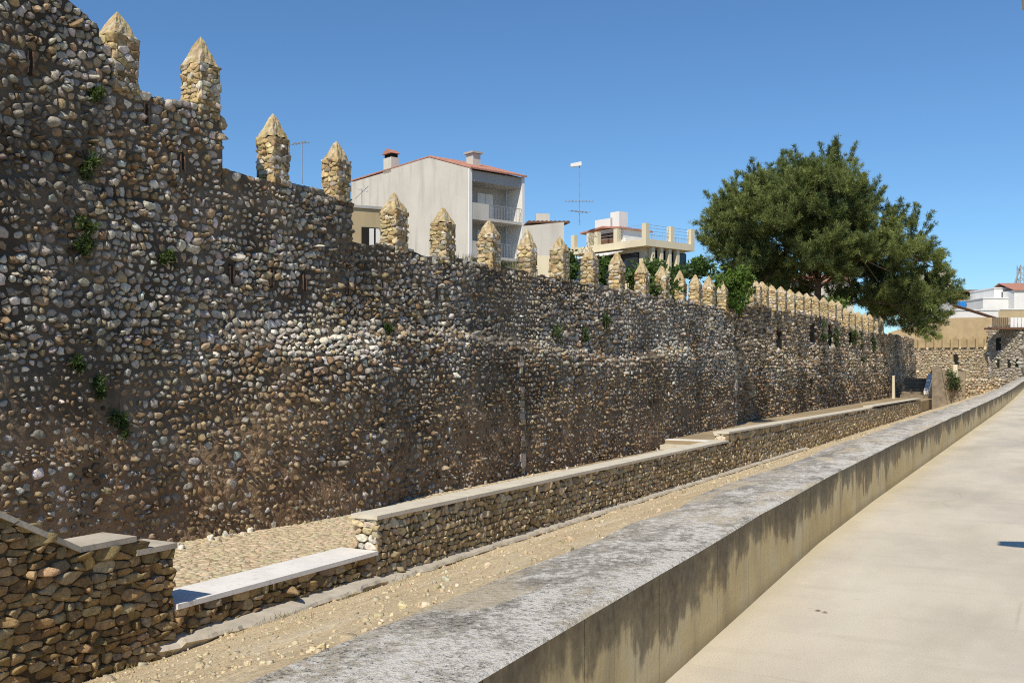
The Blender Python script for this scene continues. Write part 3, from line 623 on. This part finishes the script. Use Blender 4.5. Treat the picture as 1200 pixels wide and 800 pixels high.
MB().prism([(0, zw + 1.7), (L, zw + 1.7), (L, zw + 5.0), (L * .8, zw + 5.3), (L * .55, zw + 5.35), (L * .3, zw + 5.0), (L * .12, zw + 4.2), (0, zw + 3.7)], 'y', .12, 1.0).build('infilled_parapet', M['infill'], dw)
for i in range(15):
    q = .3 + i * L / 15; MB().box(q, q + .62, -.22, .118, zw + 1.7, zw + 2.7).prism([(q, zw + 2.7), (q + .31, zw + 3.05), (q + .62, zw + 2.7)], 'y', -.22, .118).build('blind_merlon', M['mortar_tan'], dw)
tw, L2 = plane_wall('wall_tower', 'distant grey stone wall tower with small slots under a timber balcony', P(1158, 440, 119), P(1196, 440, 116), -1.7, P(1170, 381, 118).z, 4, .34, .24, [(.42, .38, .32), (.36, .32, .26), (.48, .45, .40)], [2, 2, 1], None,
                    [(1.0, 1.35, 3.6, 4.5), (2.3, 2.65, 3.6, 4.5), (3.2, 3.55, 3.6, 4.5), (.95, 1.5, 5.6, 7.1)])
tag(tw, cat='tower')
rw, L3 = plane_wall('town_wall', 'distant rubble wall beyond the grey tower at the right edge', P(1197, 440, 118), c2, -1.7, P(1197, 385, 118).z, 1.2, .34, .24, WARM, WW, 'rubble town walls')
lw, L4 = plane_wall('retaining_wall', 'low weedy rubble retaining wall below the distant lit town wall', P(1098, 450, 96), P(1250, 450, 104), -1.7, P(1150, 444, 100).z, .6, .4, .25, WARM, WW, None)

# ------------------------------------------------------------------ steps and leaning slab wall at the terrace end
st = empty('stone_steps', P(1068, 463, 84), 'stone steps in shade-dark colour climbing beside the end of the old wall', 'steps')
st.location.z = -.75
for i in range(6): MB().box(-.9, 1.0, i * .5, 4, -.4 if i == 0 else i * .27 + .003, (i + 1) * .27).build('step', M['dark_shaded'], st)  # dark colour on the steps stands in for the tree's shade
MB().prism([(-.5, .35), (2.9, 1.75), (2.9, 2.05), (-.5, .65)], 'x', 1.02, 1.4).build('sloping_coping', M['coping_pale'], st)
MB().prism([(-.5, -.8), (2.9, -.8), (2.9, 1.747), (-.5, .347)], 'x', 1.04, 1.38).build('cheek_wall', M['dark_shaded'], st)
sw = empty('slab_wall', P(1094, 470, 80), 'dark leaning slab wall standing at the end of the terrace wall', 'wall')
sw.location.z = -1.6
MB().prism([(-.1, 0), (1.1, 0), (.55, 3.5), (-.1, 3.5)], 'y', -.2, .25).build('slab', M['dark_shaded'], sw)
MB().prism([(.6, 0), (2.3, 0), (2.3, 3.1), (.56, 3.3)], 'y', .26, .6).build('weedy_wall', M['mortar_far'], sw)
MB().box(1.45, 1.75, .1, .7, 2.6, 3.65).build('stone_post', M['cream'], sw)
bush_later = [('scrub', 'low green scrub on the small wall beside the dark slab', P(1115, 450, 79))]
pst = tag(MB().tube([(0, 0, 0), (0, 0, 1.9)], [.14, .11], 8).build('stone_post', M['cream'], None, P(1047, 467, 82)), 'short pale post against the old wall by the steps', 'post')

# ------------------------------------------------------------------ foliage
def leaves(name, parent, mat, Pn, size, K=3, up=None, thin=.35, tone=None, base=(0, 0, 0)):
    """K narrow or broad blades at every point"""
    N = len(Pn); Pn = np.repeat(np.asarray(Pn), K, 0); d = rng.normal(0, 1, (N * K, 3))
    if up is not None: d = d * .75 + np.repeat(np.broadcast_to(up, (N, 3)), K, 0)
    d /= np.linalg.norm(d, axis=1, keepdims=True); s = np.cross(d, rng.normal(0, 1, (N * K, 3))); s /= np.linalg.norm(s, axis=1, keepdims=True) + 1e-9
    L = (size * rng.uniform(.6, 1.3, N * K))[:, None]; w = L * thin
    V = np.stack([Pn, Pn + d * L * .5 + s * w * .5, Pn + d * L, Pn + d * L * .5 - s * w * .5], 1).reshape(-1, 3) - np.asarray(base)
    tone = np.repeat(rng.random(N) if tone is None else tone, K * 4); F = np.arange(N * K * 4).reshape(-1, 4)
    return link(name, mesh(name, V, F, mat, False, np.stack([tone] * 3, -1)), parent)
# the pine: crown laid out in metres, a = to the right across the view, b = away, z = up
PB = Vector((-18.1, 85.9, -1.7)); RV = np.array([CS, SN, 0]); DV = np.array([-SN, CS, 0])
tree = empty('pine_tree', PB, 'large dark green pine spreading over the end of the old wall', 'tree')
def crown_pt():
    # outline in (a, z) from the trunk; half depth follows the height
    prof = [(6.9, 7.5, 8.0), (7.9, 6.8, 8.7), (9.1, 5.2, 9.6), (9.6, -5.8, 9.9), (11.0, -7.2, 10.6), (12.4, -8.2, 10.4), (13.5, -8.7, 9.0), (15.2, -8.9, 7.2), (17, -8.7, 5.6), (18.2, -7.8, 4.9), (19.6, -6.2, 3.6), (20.6, -4.2, 2.9), (21.4, -2.2, 2.4)]      # height from the trunk foot
    while True:
        z = rng.uniform(6.9, 21.4); lo, hi = np.interp(z, [p[0] for p in prof], [p[1] for p in prof]), np.interp(z, [p[0] for p in prof], [p[2] for p in prof])
        a = rng.uniform(lo, hi); b = rng.uniform(-7.5, 7.5); m, hw = (lo + hi) / 2, (hi - lo) / 2
        q = ((a - m) / hw) ** 2 + (b / 7.5) ** 2
        if q < .95 and (q > .25 or z > 14 or rng.random() < .4): 
            if z < 11 and b < -4.5: continue
            return np.array([a, b, z if z < 10.5 else 10.5 + (z - 10.5) * (.755 + .012 * b)])
tr = MB(); trunkp = [(0, 0, 0), (.1, 0, 3), (.35, .1, 7), (.5, .1, 11), (.2, 0, 15), (.0, 0, 19.5)]
W = lambda q: Vector(RV * q[0] + DV * q[1] + np.array([0, 0, q[2]]))
tr.tube([W(q) for q in trunkp], [.5, .42, .34, .26, .17, .06], 9).build('trunk', M['bark'], tree, smooth=True)
pts, ton, ups = [], [], []; lim = MB(); cl = [np.array(q) for q in ((-4.6, 0, 18.6), (-2.6, -1, 19.3), (-.6, .5, 19.7), (1.0, -1, 20.0), (2.6, 0, 19.0), (-6.6, 1, 17.2), (4.6, 0, 16.9), (6.4, -1, 15.3), (8.4, 0, 13.6))]
while len(cl) < 172:
    c = crown_pt()
    if all(np.linalg.norm((c - q) * np.array([1, 1, 1.1])) > 1.42 for q in cl): cl.append(c)
for c in cl:
    z0 = min(max(9.5, c[2] - 1.2 - .42 * np.hypot(c[0], c[1])), 18); t0 = np.array([np.interp(z0, [q[2] for q in trunkp], [q[0] for q in trunkp]), .05, z0])
    if c[2] < 13 or np.hypot(c[0], c[1]) > 6:               # outer and drooping clumps hang from a neighbour nearer the trunk
        up = [q for q in cl if np.hypot(q[0], q[1]) < np.hypot(c[0], c[1]) - .4 and q[2] > c[2] - .3]
        if up: t0 = min(up, key=lambda q: np.linalg.norm(q - c))
    mid = (t0 + c) / 2 + np.array([0, 0, -.1]); lim.tube([W(t0), W(mid), W(c)], [.085, .055, .025], 4)
    out = c - np.array([.4, 0, 10.]); out /= np.linalg.norm(out); out = out * .7 + np.array([0, 0, .65]); out /= np.linalg.norm(out)
    R = rng.uniform(1.15, 2.1); tw_ = rng.random()
    for k in range(rng.integers(12, 18)):                # twigs, each a plume of needle tufts
        dd = rng.normal(0, 1, 3); dd /= np.linalg.norm(dd); dd = dd * .85 + out * .85; dd /= np.linalg.norm(dd)
        L = R * rng.uniform(.6, 1.35) * (1.3 if dd[2] > .75 and c[2] > 13 else 1); s0 = c + dd * .1
        n = int(19 * L); f = np.sort(rng.random(n) ** .7); q = s0 + dd * (f * L)[:, None] + rng.normal(0, .085, (n, 3)); q[:, 2] += .12 * f * f
        pts.append(q); ups.append(np.broadcast_to(dd + np.array([0, 0, .35]), (n, 3))); ton.append(np.clip(tw_ * .5 + .5 * f * rng.random() + rng.random(n) * .2 - .05, 0, 1))
pts = np.concatenate(pts); ups = np.concatenate(ups); ton = np.concatenate(ton)
wp = pts[:, :1] * RV + pts[:, 1:2] * DV + np.array([0, 0, 1.]) * pts[:, 2:]; wu = ups[:, :1] * RV + ups[:, 1:2] * DV + np.array([0, 0, 1.]) * ups[:, 2:]
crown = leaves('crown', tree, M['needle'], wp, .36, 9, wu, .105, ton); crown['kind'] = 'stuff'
lim.build('limb', M['bark'], tree)['kind'] = 'stuff'

def bush(name, label, cat, c, r, n, mat, size, group=None, stretch=(1, 1, 1), thin=.55):
    e = empty(name, c, label, cat, group); c = np.array(c); k = max(4, n // 60); cc = rng.normal(0, .5, (k, 3)) * r * np.array(stretch)
    q = cc[rng.integers(0, k, n)] + rng.normal(0, .24, (n, 3)) * r
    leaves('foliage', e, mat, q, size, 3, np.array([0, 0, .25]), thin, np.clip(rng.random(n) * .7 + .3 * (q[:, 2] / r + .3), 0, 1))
    m = MB()
    for i in range(4): m.tube([(rng.normal(0, .1), rng.normal(0, .1), -r * stretch[2] * (1.1 if r > .32 else .3)), tuple(cc[i % k])], [min(.03, .04 * r), min(.012, .02 * r)], 4)
    m.build('stem', M['bark'], e)['kind'] = 'stuff'
    return e
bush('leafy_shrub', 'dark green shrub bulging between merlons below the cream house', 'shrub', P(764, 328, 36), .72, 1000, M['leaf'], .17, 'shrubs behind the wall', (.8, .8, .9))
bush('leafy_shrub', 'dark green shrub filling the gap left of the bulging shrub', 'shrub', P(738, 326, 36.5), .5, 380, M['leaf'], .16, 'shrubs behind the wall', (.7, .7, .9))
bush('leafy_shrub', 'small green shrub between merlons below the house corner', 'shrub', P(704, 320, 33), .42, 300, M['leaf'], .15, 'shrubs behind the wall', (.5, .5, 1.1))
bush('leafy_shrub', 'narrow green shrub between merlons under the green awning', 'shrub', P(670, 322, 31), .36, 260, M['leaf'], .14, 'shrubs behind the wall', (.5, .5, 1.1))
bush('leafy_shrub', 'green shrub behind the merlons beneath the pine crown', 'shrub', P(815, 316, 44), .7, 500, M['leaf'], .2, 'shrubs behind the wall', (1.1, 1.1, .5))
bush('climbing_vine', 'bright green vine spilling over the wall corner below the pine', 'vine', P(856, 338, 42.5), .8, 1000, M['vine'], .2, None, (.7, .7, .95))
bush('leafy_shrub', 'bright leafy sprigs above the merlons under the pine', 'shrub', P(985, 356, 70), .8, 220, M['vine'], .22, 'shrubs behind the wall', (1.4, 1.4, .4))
for nm, lab, q in bush_later: bush(nm, lab, 'shrub', q, .9, 260, M['weed'], .16, None, (.6, .5, .9))
for (u, v, r, m, lab) in [(113, 196, .17, 'weed', 'round green weed high on the wall below the first merlon'), (122, 110, .12, 'weed', 'small weed rooted near the top of the wall beside first merlon'), (101, 268, .15, 'weed', 'dark green weed on the stained streak below the round weed'), (108, 284, .13, 'weed', 'dark weed low in the pair on the stained streak'),
                          (200, 305, .12, 'weed', 'lone green weed on the wall right of the stained streak'), (91, 425, .10, 'weed', 'tiny weed beside a dark putlog hole'), (113, 455, .12, 'weed', 'bright tiny weed on the lower left wall'), (140, 497, .13, 'weed', 'trailing weed low on the wall left of centre'),
                          (455, 382, .17, 'weed', 'green weed growing on the ledge at mid wall'), (656, 396, .30, 'weed', 'tall green weed hanging from the ledge'), (688, 394, .2, 'weed', 'pale weed on the ledge right of the tall one'), (711, 382, .24, 'weed', 'dark weed above the ledge further right')]:
    y = yat(u, X1); d = depth(X1, y); z = H - (v - 433) / FPX * d; x = float(frontN(y, z)) + .07
    bush('wall_weed', lab, 'plant', (x, y, z), r, int(90 + 350 * r), M[m], .075, 'weeds growing out of the wall', (.5, 1, 1.1), .4)
for (u, v, lab) in [(545, 305, 'dry grass tuft on the wall top right of the grey house corner'), (590, 322, 'dry grass tuft between two merlons on the wall top'), (605, 326, 'low grass tuft at the foot of a merlon')]:
    y = yat(u, X1 - .3); e = empty('grass_tuft', (X1 - .3, y, topN(y)), lab, 'plant', 'grass tufts on the wall top')
    q = rng.normal(0, 1, (70, 3)) * np.array([.12, .16, .01]); leaves('blade', e, M['drygrass'] if rng.random() < .5 else M['weed'], q, .22, 1, np.array([0, 0, 1.3]), .06)['kind'] = 'stuff'
for i, (u, v) in enumerate([(962, 392), (978, 397), (998, 400), (1008, 405), (1022, 404)]):
    y = yat(u, X2); d = depth(X2, y); z = H - (v - 433) / FPX * d
    bush('wall_weed', ['first hanging weed on the set back wall, below its last big slot', 'second hanging weed along the set back wall', 'middle hanging weed along the set back wall', 'fourth hanging weed along the set back wall', 'last hanging weed along the set back wall near the pine shade'][i], 'plant', (float(frontF(y, z)) + .1, y, z), .5, 220, M['weed'], .14, 'weeds growing out of the wall', (.3, .6, 1.6), .4)

# dry grass straggling over the gravel and along the footing
q = []
for _ in range(70):
    y = 4.5 + 26 * rng.random() ** 1.5; x = (WX + .3 + .35 * rng.random()) if rng.random() < .6 else px(y) - .85 - rng.random() * 5
    q.append(np.stack([x + rng.normal(0, .06, 22), y + rng.normal(0, .09, 22), np.full(22, float(bank_z(np.array(x), np.array(y))) - .01)], -1))
leaves('dry_grass', bank, M['drygrass'], np.concatenate(q), .085, 1, np.array([0, 0, .9]), .07)['kind'] = 'stuff'
# ------------------------------------------------------------------ buildings behind the wall
def roof_tiles(parent, x0, x1, prof, name='roof', mat=None, step=.24):
    """pan-tiled roof: profile of (y, z) points, rolls running down the slope, laid along local x"""
    n = int((x1 - x0) / step); xs = np.linspace(x0, x1, n * 4 + 1); V, F = [], []
    for i, x in enumerate(xs):
        dz = .06 * abs(math.sin(math.pi * (x - x0) / step))
        V += [(x, y, z + dz) for y, z in prof] + [(x, y, z - .08) for y, z in prof[::-1]]
    k = len(prof) * 2
    for i in range(len(xs) - 1):
        for j in range(k): a, b = i * k + j, i * k + (j + 1) % k; F.append((a, b, b + k, a + k))
    F += [tuple(range(k))[::-1], tuple(range((len(xs) - 1) * k, len(xs) * k))]
    return link(name, mesh(name, V, F, mat or M['tile']), parent)
GZ = -1.72; rz = math.radians(69)
o = P(549, 197, 70); hs = empty('grey_house', (o.x, o.y, GZ), 'tall grey rendered house with open balconies and red tiled roof', 'house', None, rz)
LF, LG = 5.08, 15.7; zc = o.z - GZ
A = zc - 1.35
# gable side wall (local y from 0), solid block behind the loggia
body = MB(); prof = [(1.7, 0), (LG, 0), (LG, zc + 1.25), (10.95, zc + 1.3), (10.9, zc + 1.55), (4.73, zc + 1.5), (1.7, zc + .52)]
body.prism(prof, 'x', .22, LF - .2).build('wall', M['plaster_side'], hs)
MB().prism([(0, 0), (LG, 0), (LG, zc + 1.25), (10.95, zc + 1.3), (10.9, zc + 1.55), (4.73, zc + 1.5), (0, zc)], 'x', 0, .218).build('gable_wall', M['plaster'], hs)
MB().prism([(0, zc - .05), (0, 0), (1.69, 0), (1.69, zc + .45)], 'x', LF - .2, LF).build('end_wall', M['white'], hs)
MB().box(-.05, .219, -.14, -.003, 0, zc - .02).build('corner_pilaster', M['white'], hs); MB().box(LF - .2, LF + .02, -.14, -.003, 0, zc - .02).build('corner_pilaster', M['white'], hs)
MB().box(.222, LF - .202, .0, 1.69, zc - .85, zc - .1).build('eaves_beam', M['plaster_side'], hs)
r = roof_tiles(hs, -.02, LF + .15, [(-.3, zc + .02), (4.73, zc + 1.62), (LG + .1, zc + 1.42)])
for k in range(5):
    zf = A - 2.02 - k * 2.7
    if zf < 1: break
    b = MB().box(.222, LF - .202, -.12, 1.69, zf - .2, zf).build('balcony_slab', M['plaster'], hs)
    MB().box(.225, 1.75, -.12, .03, zf + .002, zf + .98).build('balcony_parapet', M['plaster'], b)
    rail = MB().box(1.76, LF - .21, -.08, -.05, zf + .95, zf + .99)
    for j in range(22): x = 1.8 + j * (LF - 2.05) / 21; rail.box(x - .008, x + .008, -.073, -.057, zf + .003, zf + .948)
    rail.build('railing', M['metal'], b)['kind'] = 'stuff'
    w = MB().box(.5, 1.25, 1.64, 1.697, zf + 1.0, zf + 2.0).build('window', M['white'], hs); MB().box(.58, 1.17, 1.625, 1.638, zf + 1.07, zf + 1.93).build('pane', M['glass'], w)
    dr = MB().box(2.1, 3.55, 1.63, 1.697, zf + .02, zf + 2.1).build('balcony_door', M['white'], hs); MB().box(2.8, 2.83, 1.615, 1.628, zf + .05, zf + 2.05).build('door_seam', M['metal'], dr)
ch = MB().box(.0, .7, 9.8, 10.9, zc + 1.2, zc + 2.4).build('chimney', M['plaster'], hs)
for y in (9.85, 10.25, 10.65): MB().box(.06, .64, y, y + .18, zc + 2.402, zc + 2.7).build('chimney_pier', M['dark'], ch)
MB().prism([(9.7, zc + 2.7), (11.0, zc + 2.7), (10.35, zc + 3.1)], 'x', -.1, .8).build('chimney_cap', M['tile'], ch)
vt = MB().box(2.2, 2.9, 2.3, 3.1, zc + .7, zc + 1.75).build('roof_vent', M['plaster'], hs); MB().box(2.05, 3.05, 2.15, 3.25, zc + 1.76, zc + 1.9).build('vent_cap', M['plaster_side'], vt)
an = MB(); an.tube([(0, 0, 0), (0, 0, 2.6)], .03); an.tube([(-.9, 0, 2.5), (.5, 0, 2.5)], .025)
for j in range(6): an.tube([(-.85 + j * .24, -.25, 2.5), (-.85 + j * .24, .25, 2.5)], .018)
tag(an.build('roof_antenna', M['metal'], None, P(354, 216, 60)), 'small thin television antenna poking above the wall left of grey house', 'antenna', 'television antennas')

# small tan shed
o = P(412, 240, 44); sh = empty('tan_outbuilding', (o.x, o.y, GZ), 'small tan flat roofed outbuilding with shuttered window behind the wall', 'outbuilding', None, math.radians(55)); zt = o.z - GZ
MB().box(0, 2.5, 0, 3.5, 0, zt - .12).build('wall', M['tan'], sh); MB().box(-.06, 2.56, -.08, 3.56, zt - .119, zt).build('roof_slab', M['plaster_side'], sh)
w = MB().box(.45, 1.75, -.05, -.003, zt - 2.2, zt - .95).build('window', M['dark'], sh)
for x in (.8, 1.1): MB().box(x, x + .2, -.1, -.052, zt - 2.15, zt - 1.0).build('shutter', M['white'], w)
an = MB(); an.tube([(0, 0, 0), (0, 0, .75)], .02); an.tube([(-.4, 0, .3), (.3, .1, .85)], .016); an.tube([(-.3, 0, .75), (.35, 0, .55)], .014); an.tube([(.0, 0, 1.0), (.35, 0, .6)], .014)
tag(an.build('roof_antenna', M['metal'], None, P(424, 240, 45.5)), 'bent antenna on the flat roof of the tan outbuilding', 'antenna', 'television antennas')

# plain wall house with brown roof
o = P(612, 265, 52); hb = empty('rendered_house', (o.x, o.y, GZ), 'low rendered house with brown eaves between grey house and cream house', 'house', None, math.radians(30)); zt = o.z - GZ
Lb = along(o, (math.cos(math.radians(30)), math.sin(math.radians(30))), 661)
MB().prism([(0, 1.55), (Lb, 1.55), (Lb, zt + .22), (0, zt)], 'y', 0, .3).build('garden_wall', M['plaster'], hb)
MB().box(.02, Lb - .02, -.012, -.002, 1.5, zt - 1.55).build('cream_band', M['cream'], hb)
MB().box(.6, Lb + .3, 4, 10, 0, zt + .72).build('wall', M['brown'], hb)
roof_tiles(hb, .4, Lb + .6, [(3.5, zt + .77), (10, zt + 1.5)], mat=M['brown'])
MB().box(1.0, 1.8, 6, 6.6, zt + 1.0, zt + 1.6).build('roof_vent', M['plaster'], hb)

# cream house with roof terrace
o = P(757, 279.5, 60); ch4 = empty('cream_house', (o.x, o.y, GZ), 'cream house with columned roof terrace and wire railing beside the pine', 'house', None, rz); zt = o.z - GZ
fd, gd = (math.cos(rz), math.sin(rz)), (-math.sin(rz), math.cos(rz)); LA = along(o, fd, 814); LB = along(o, gd, 668)
MB().box(0, LA, 0, LB, zt - .42, zt).build('terrace_band', M['cream'], ch4)
MB().box(.5, LA - .3, .55, LB - .3, 0, zt - .421).build('wall', M['cream'], ch4)
for x in (.0, LA * .5, LA - .34):
    MB().box(x, x + .34, .0, .34, zt + .002, zt + .95).build('terrace_column', M['cream'], ch4)
for y in (LB * .36, LB * .62, LB * .72, LB - .4):
    MB().box(.0, .32, y, y + .32, zt + .002, zt + .85).build('terrace_column', M['cream'], ch4)
rl = MB()
for z in (.3, .5, .7, .88): rl.box(.35, LA - .35, .15, .17, zt + z, zt + z + .02).box(.15, .17, .35, LB * .6, zt + z, zt + z + .02)
for i in range(26): x = .35 + i * (LA - .7) / 26; rl.box(x, x + .012, .153, .167, zt + .002, zt + .3)
rl.build('wire_railing', M['metal'], ch4)['kind'] = 'stuff'
MB().box(1.2, LA - .5, 2.8, LB * .45, zt + .002, zt + .55).build('terrace_wall_panel', M['white'], ch4)
ph = MB().box(1.4, LA - 1, LB * .48, LB - .5, zt + .003, zt + 1.15).build('penthouse', M['white'], ch4)
for i, y in enumerate((.52, .66, .8)): MB().box(1.36, 1.398, LB * y, LB * y + 1.1, zt + .02, zt + .95).build('penthouse_door', M['brown'] if i < 2 else M['metal'], ph)
r4 = roof_tiles(ph, .9, LA - .5, [(LB * .46, zt + 1.1), (LB * .7, zt + 1.3), (LB, zt + 1.1)])
MB().box(2, 2.8, LB * .62, LB * .62 + .8, zt + 1.2, zt + 2.35).build('chimney', M['white'], ph)
MB().box(2, 3.2, LB - 1.9, LB - .3, zt + 1.0, zt + 2.0).build('roof_tank', M['white'], ph)
for i in range(4):
    x = .7 + i * (LA - 1.5) / 4; w = MB().box(x + .35, x + 1.35, .5, .548, zt - 2.0, zt - .55).build('window', M['dark'], ch4); MB().box(x + .42, x + 1.28, .485, .498, zt - 1.95, zt - .6).build('pane', M['glass'], w)
    MB().box(x, x + .25, .12, .4, 0, zt - .425).build('porch_column', M['cream'], ch4)
for i in range(3): y = 1 + i * 2.2; w = MB().box(.45, .498, y, y + 1.5, zt - 2.1, zt - .7).build('window', M['dark'], ch4); MB().box(.435, .448, y + .06, y + 1.44, zt - 2.05, zt - .75).build('pane', M['glass'], w)
MB().prism([(-1.2, zt - .85), (.49, zt - .45), (.49, zt - .5), (-1.2, zt - .92)], 'y', LB * .3, LB * .75).build('awning', M['white'], ch4)
an = MB(); an.tube([(0, 0, 0), (0, 0, 4.0)], .03)
def yagi(z, c, L, n, w):
    an.tube([c * -.5 * L + Vector((0, 0, z)), c * .5 * L + Vector((0, 0, z))], .022, 4)
    s = Vector((-c.y, c.x, 0))
    for i in range(n): q = c * (i / (n - 1) - .5) * L + Vector((0, 0, z)); an.tube([q - s * w, q + s * w], .014, 4)
rv = Vector((CS, SN, 0)); yagi(1.5, rv, 1.7, 9, .3); yagi(.85, Vector((.5, .86, 0)), 1.3, 6, .3)
am = an.build('mast_antenna', M['metal'], None, P(679, 264, 62)); tag(am, 'tall thin television mast with two aerials above the cream house', 'antenna', 'television antennas')
MB().add([tuple(rv * a + Vector((0, 0, z)) + Vector((-SN, CS, 0)) * q) for q in (-.12, .12) for a, z in ((-.55, 3.62), (.12, 3.7), (.12, 3.95), (-.55, 3.82))], [(0, 1, 2, 3), (7, 6, 5, 4), (0, 4, 5, 1), (1, 5, 6, 2), (2, 6, 7, 3), (3, 7, 4, 0)]).build('panel_aerial', M['white'], am)
# green awning frame behind the merlons
ga = empty('green_awning', P(668, 308, 45), 'small green awning on a thin frame behind the merlons', 'awning', None, math.radians(40))
MB().prism([(0, -.3), (1.2, .35), (1.2, .3), (0, -.36)], 'y', -.6, .6).build('canopy', simple('green_canvas', (.04, .16, .09)), ga)
fr = MB(); fr.tube([(0, -.6, -2.5), (0, -.6, -.3), (1.2, -.6, .3)], .03, 4).tube([(0, .6, -2.5), (0, .6, -.3), (1.2, .6, .3)], .03, 4).tube([(-.6, 0, .7), (.9, .1, -.2)], .03, 4); fr.build('frame', M['wood'], ga)

# far houses on the right
def far_house(u0, u1, vt, d, dep, wallm, label, roof=None, name='far_house', rzd=None, wins=0, vb=None):
    a, b = P(u0, vt, d), P(u1, vt, d); L = (b - a).length; e = empty(name, (a.x, a.y, GZ), label, 'house', 'houses beyond the distant wall', YAW); zt = a.z - GZ
    MB().box(0, L, 0, dep, 0, zt).build('wall', wallm, e)
    if roof: roof_tiles(e, -.2, L + .2, [(-.3, zt + .02), (dep / 2, zt + dep * .16), (dep + .3, zt + .02)], mat=roof, step=.35)
    else: MB().box(-.1, L + .1, -.1, dep + .1, zt + .003, zt + .2).build('roof_slab', M['white'], e)
    for i in range(wins): x = L * (i + .5) / wins; w = MB().box(x - .5, x + .5, -.05, -.003, zt - 1.6, zt - .6).build('window', M['dark'], e)
    return e
far_house(1152, 1196, 350, 170, 10, M['white'], 'long white house stepping above the distant tower', None, wins=0)
far_house(1165, 1189, 338, 172, 9, M['white'], 'upper white block with one small window', None, wins=1)
far_house(1188.5, 1260, 340, 168, 10, M['white'], 'white house with red tile edge at the right frame edge', M['tile'])
far_house(1124, 1142, 347, 185, 8, M['tan'], 'far house with bright orange tiled roof', M['tile'])
far_house(1143, 1158, 346, 180, 8, M['tan'], 'brown far house left of the white block', M['brown'])
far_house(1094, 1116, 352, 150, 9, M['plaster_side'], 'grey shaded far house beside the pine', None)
far_house(1112, 1170, 364, 140, 6, M['white'], 'low white shed with sloping dark roof edge', None)
far_house(1093, 1116, 318, 200, 8, M['cream'], 'tall pale far house showing through the pine edge', wins=2)
far_house(935, 1000, 330, 130, 8, M['plaster'], 'pale far house half hidden behind the pine trunk', M['tile'])
far_house(1150, 1215, 363, 150, 8, M['tan'], 'tan stone far house behind the timber balcony')
sb = empty('sloping_roof', P(1120, 360, 136), 'long dark sloping roof edge over the low white shed', 'roof', None, YAW)
MB().prism([(0, .3), (6.4, -1.7), (6.4, -1.82), (0, .18)], 'y', -.5, 1).build('roof_sheet', M['brown'], sb)
tk = tag(MB().prism([(-.5, 0), (.5, 0), (.62, .5), (.45, .9), (-.45, .9), (-.62, .5)], 'y', -.5, .5).build('water_tank', M['blue'], None, P(1127, 361, 137)), 'bright blue water tank on the white shed', 'tank')
bl = empty('timber_balcony', P(1157, 386, 117), 'timber balcony with white panels jutting over the distant tower', 'balcony', None, YAW)
MB().box(0, 3.9, -1.2, .8, 0, .22).build('deck', M['brown'], bl)
for i in range(8): MB().box(.05 + i * .24, .2 + i * .24, -1.19, -1.1, .223, 1.35).build('slat', M['wood'], bl)
for i in range(4): MB().box(2.15 + i * .43, 2.5 + i * .43, -1.19, -1.1, .223, 1.35).build('panel', M['white'], bl)
for x in (1.95, 3.75): MB().tube([(x, -1.0, -.0), (x + .3, .7, -1.9)], .1, 5).build('strut', M['wood'], bl)
MB().box(3.82, 3.97, -1.1, -.95, .223, 1.7).build('post', M['wood'], bl)
# lattice mast at the right edge
ms = MB(); o = P(1198, 340, 260)
for q in ((-.9, -.9), (.9, -.9), (.9, .9), (-.9, .9)): ms.tube([(q[0] * 1.3, q[1] * 1.3, -22), (q[0], q[1], 6.5)], .12, 4)
for i in range(8):
    z = -16 + i * 2.8
    for a, b in (((-1, -1), (1, -1)), ((1, -1), (1, 1)), ((1, 1), (-1, 1)), ((-1, 1), (-1, -1))): ms.tube([(a[0], a[1], z), (b[0], b[1], z + 2.8)], .07, 4).tube([(b[0], b[1], z), (a[0], a[1], z + 2.8)], .07, 4)
mt = empty('lattice_mast', o, 'thin steel lattice mast with slanted jib at the right edge of the sky', 'mast', None, YAW)
ms.build('lattice', M['metal'], mt)
MB().tube([(-2.4, 0, .5), (-.4, 0, 6.2)], .22, 5).build('jib', M['metal'], mt)
# lamp-shaped object added just outside the frame: its head throws the small shadow on the road
sl = empty('shadow_caster', (2.0, 7.2, 0), 'added lamp-shaped shadow caster right of the frame whose head shades the road', 'caster')
MB().tube([(0, 0, 0), (0, 0, 3.9)], [.08, .05], 8).build('pole', M['metal'], sl); MB().tube([(0, 0, 3.85), (-1.6, -.02, 4.02)], .03, 6).build('arm', M['metal'], sl)
MB().prism([(-1.45, 3.98), (-2.05, 3.96), (-2.2, 4.0), (-2.0, 4.1), (-1.45, 4.14)], 'y', -.14, .12).build('caster_head', M['metal'], sl)
# dry leaves on the road
for i, (u, v, lab) in enumerate([(958, 716, 'dark dry leaf on the pale road, left of the two'), (966, 718, 'dark dry leaf on the pale road, right of the two')]):
    d = FPX * H / (v - 433); q = P(u, v, d); q.z = .004
    tag(MB().add([(-.022, 0, 0), (0, -.010, .008), (.025, .003, .003), (.003, .011, .009), (0, 0, .002)], [(0, 1, 4), (1, 2, 4), (2, 3, 4), (3, 0, 4)]).build('dry_leaf', M['wood'], None, q), lab, 'leaf', 'dry leaves on the road')
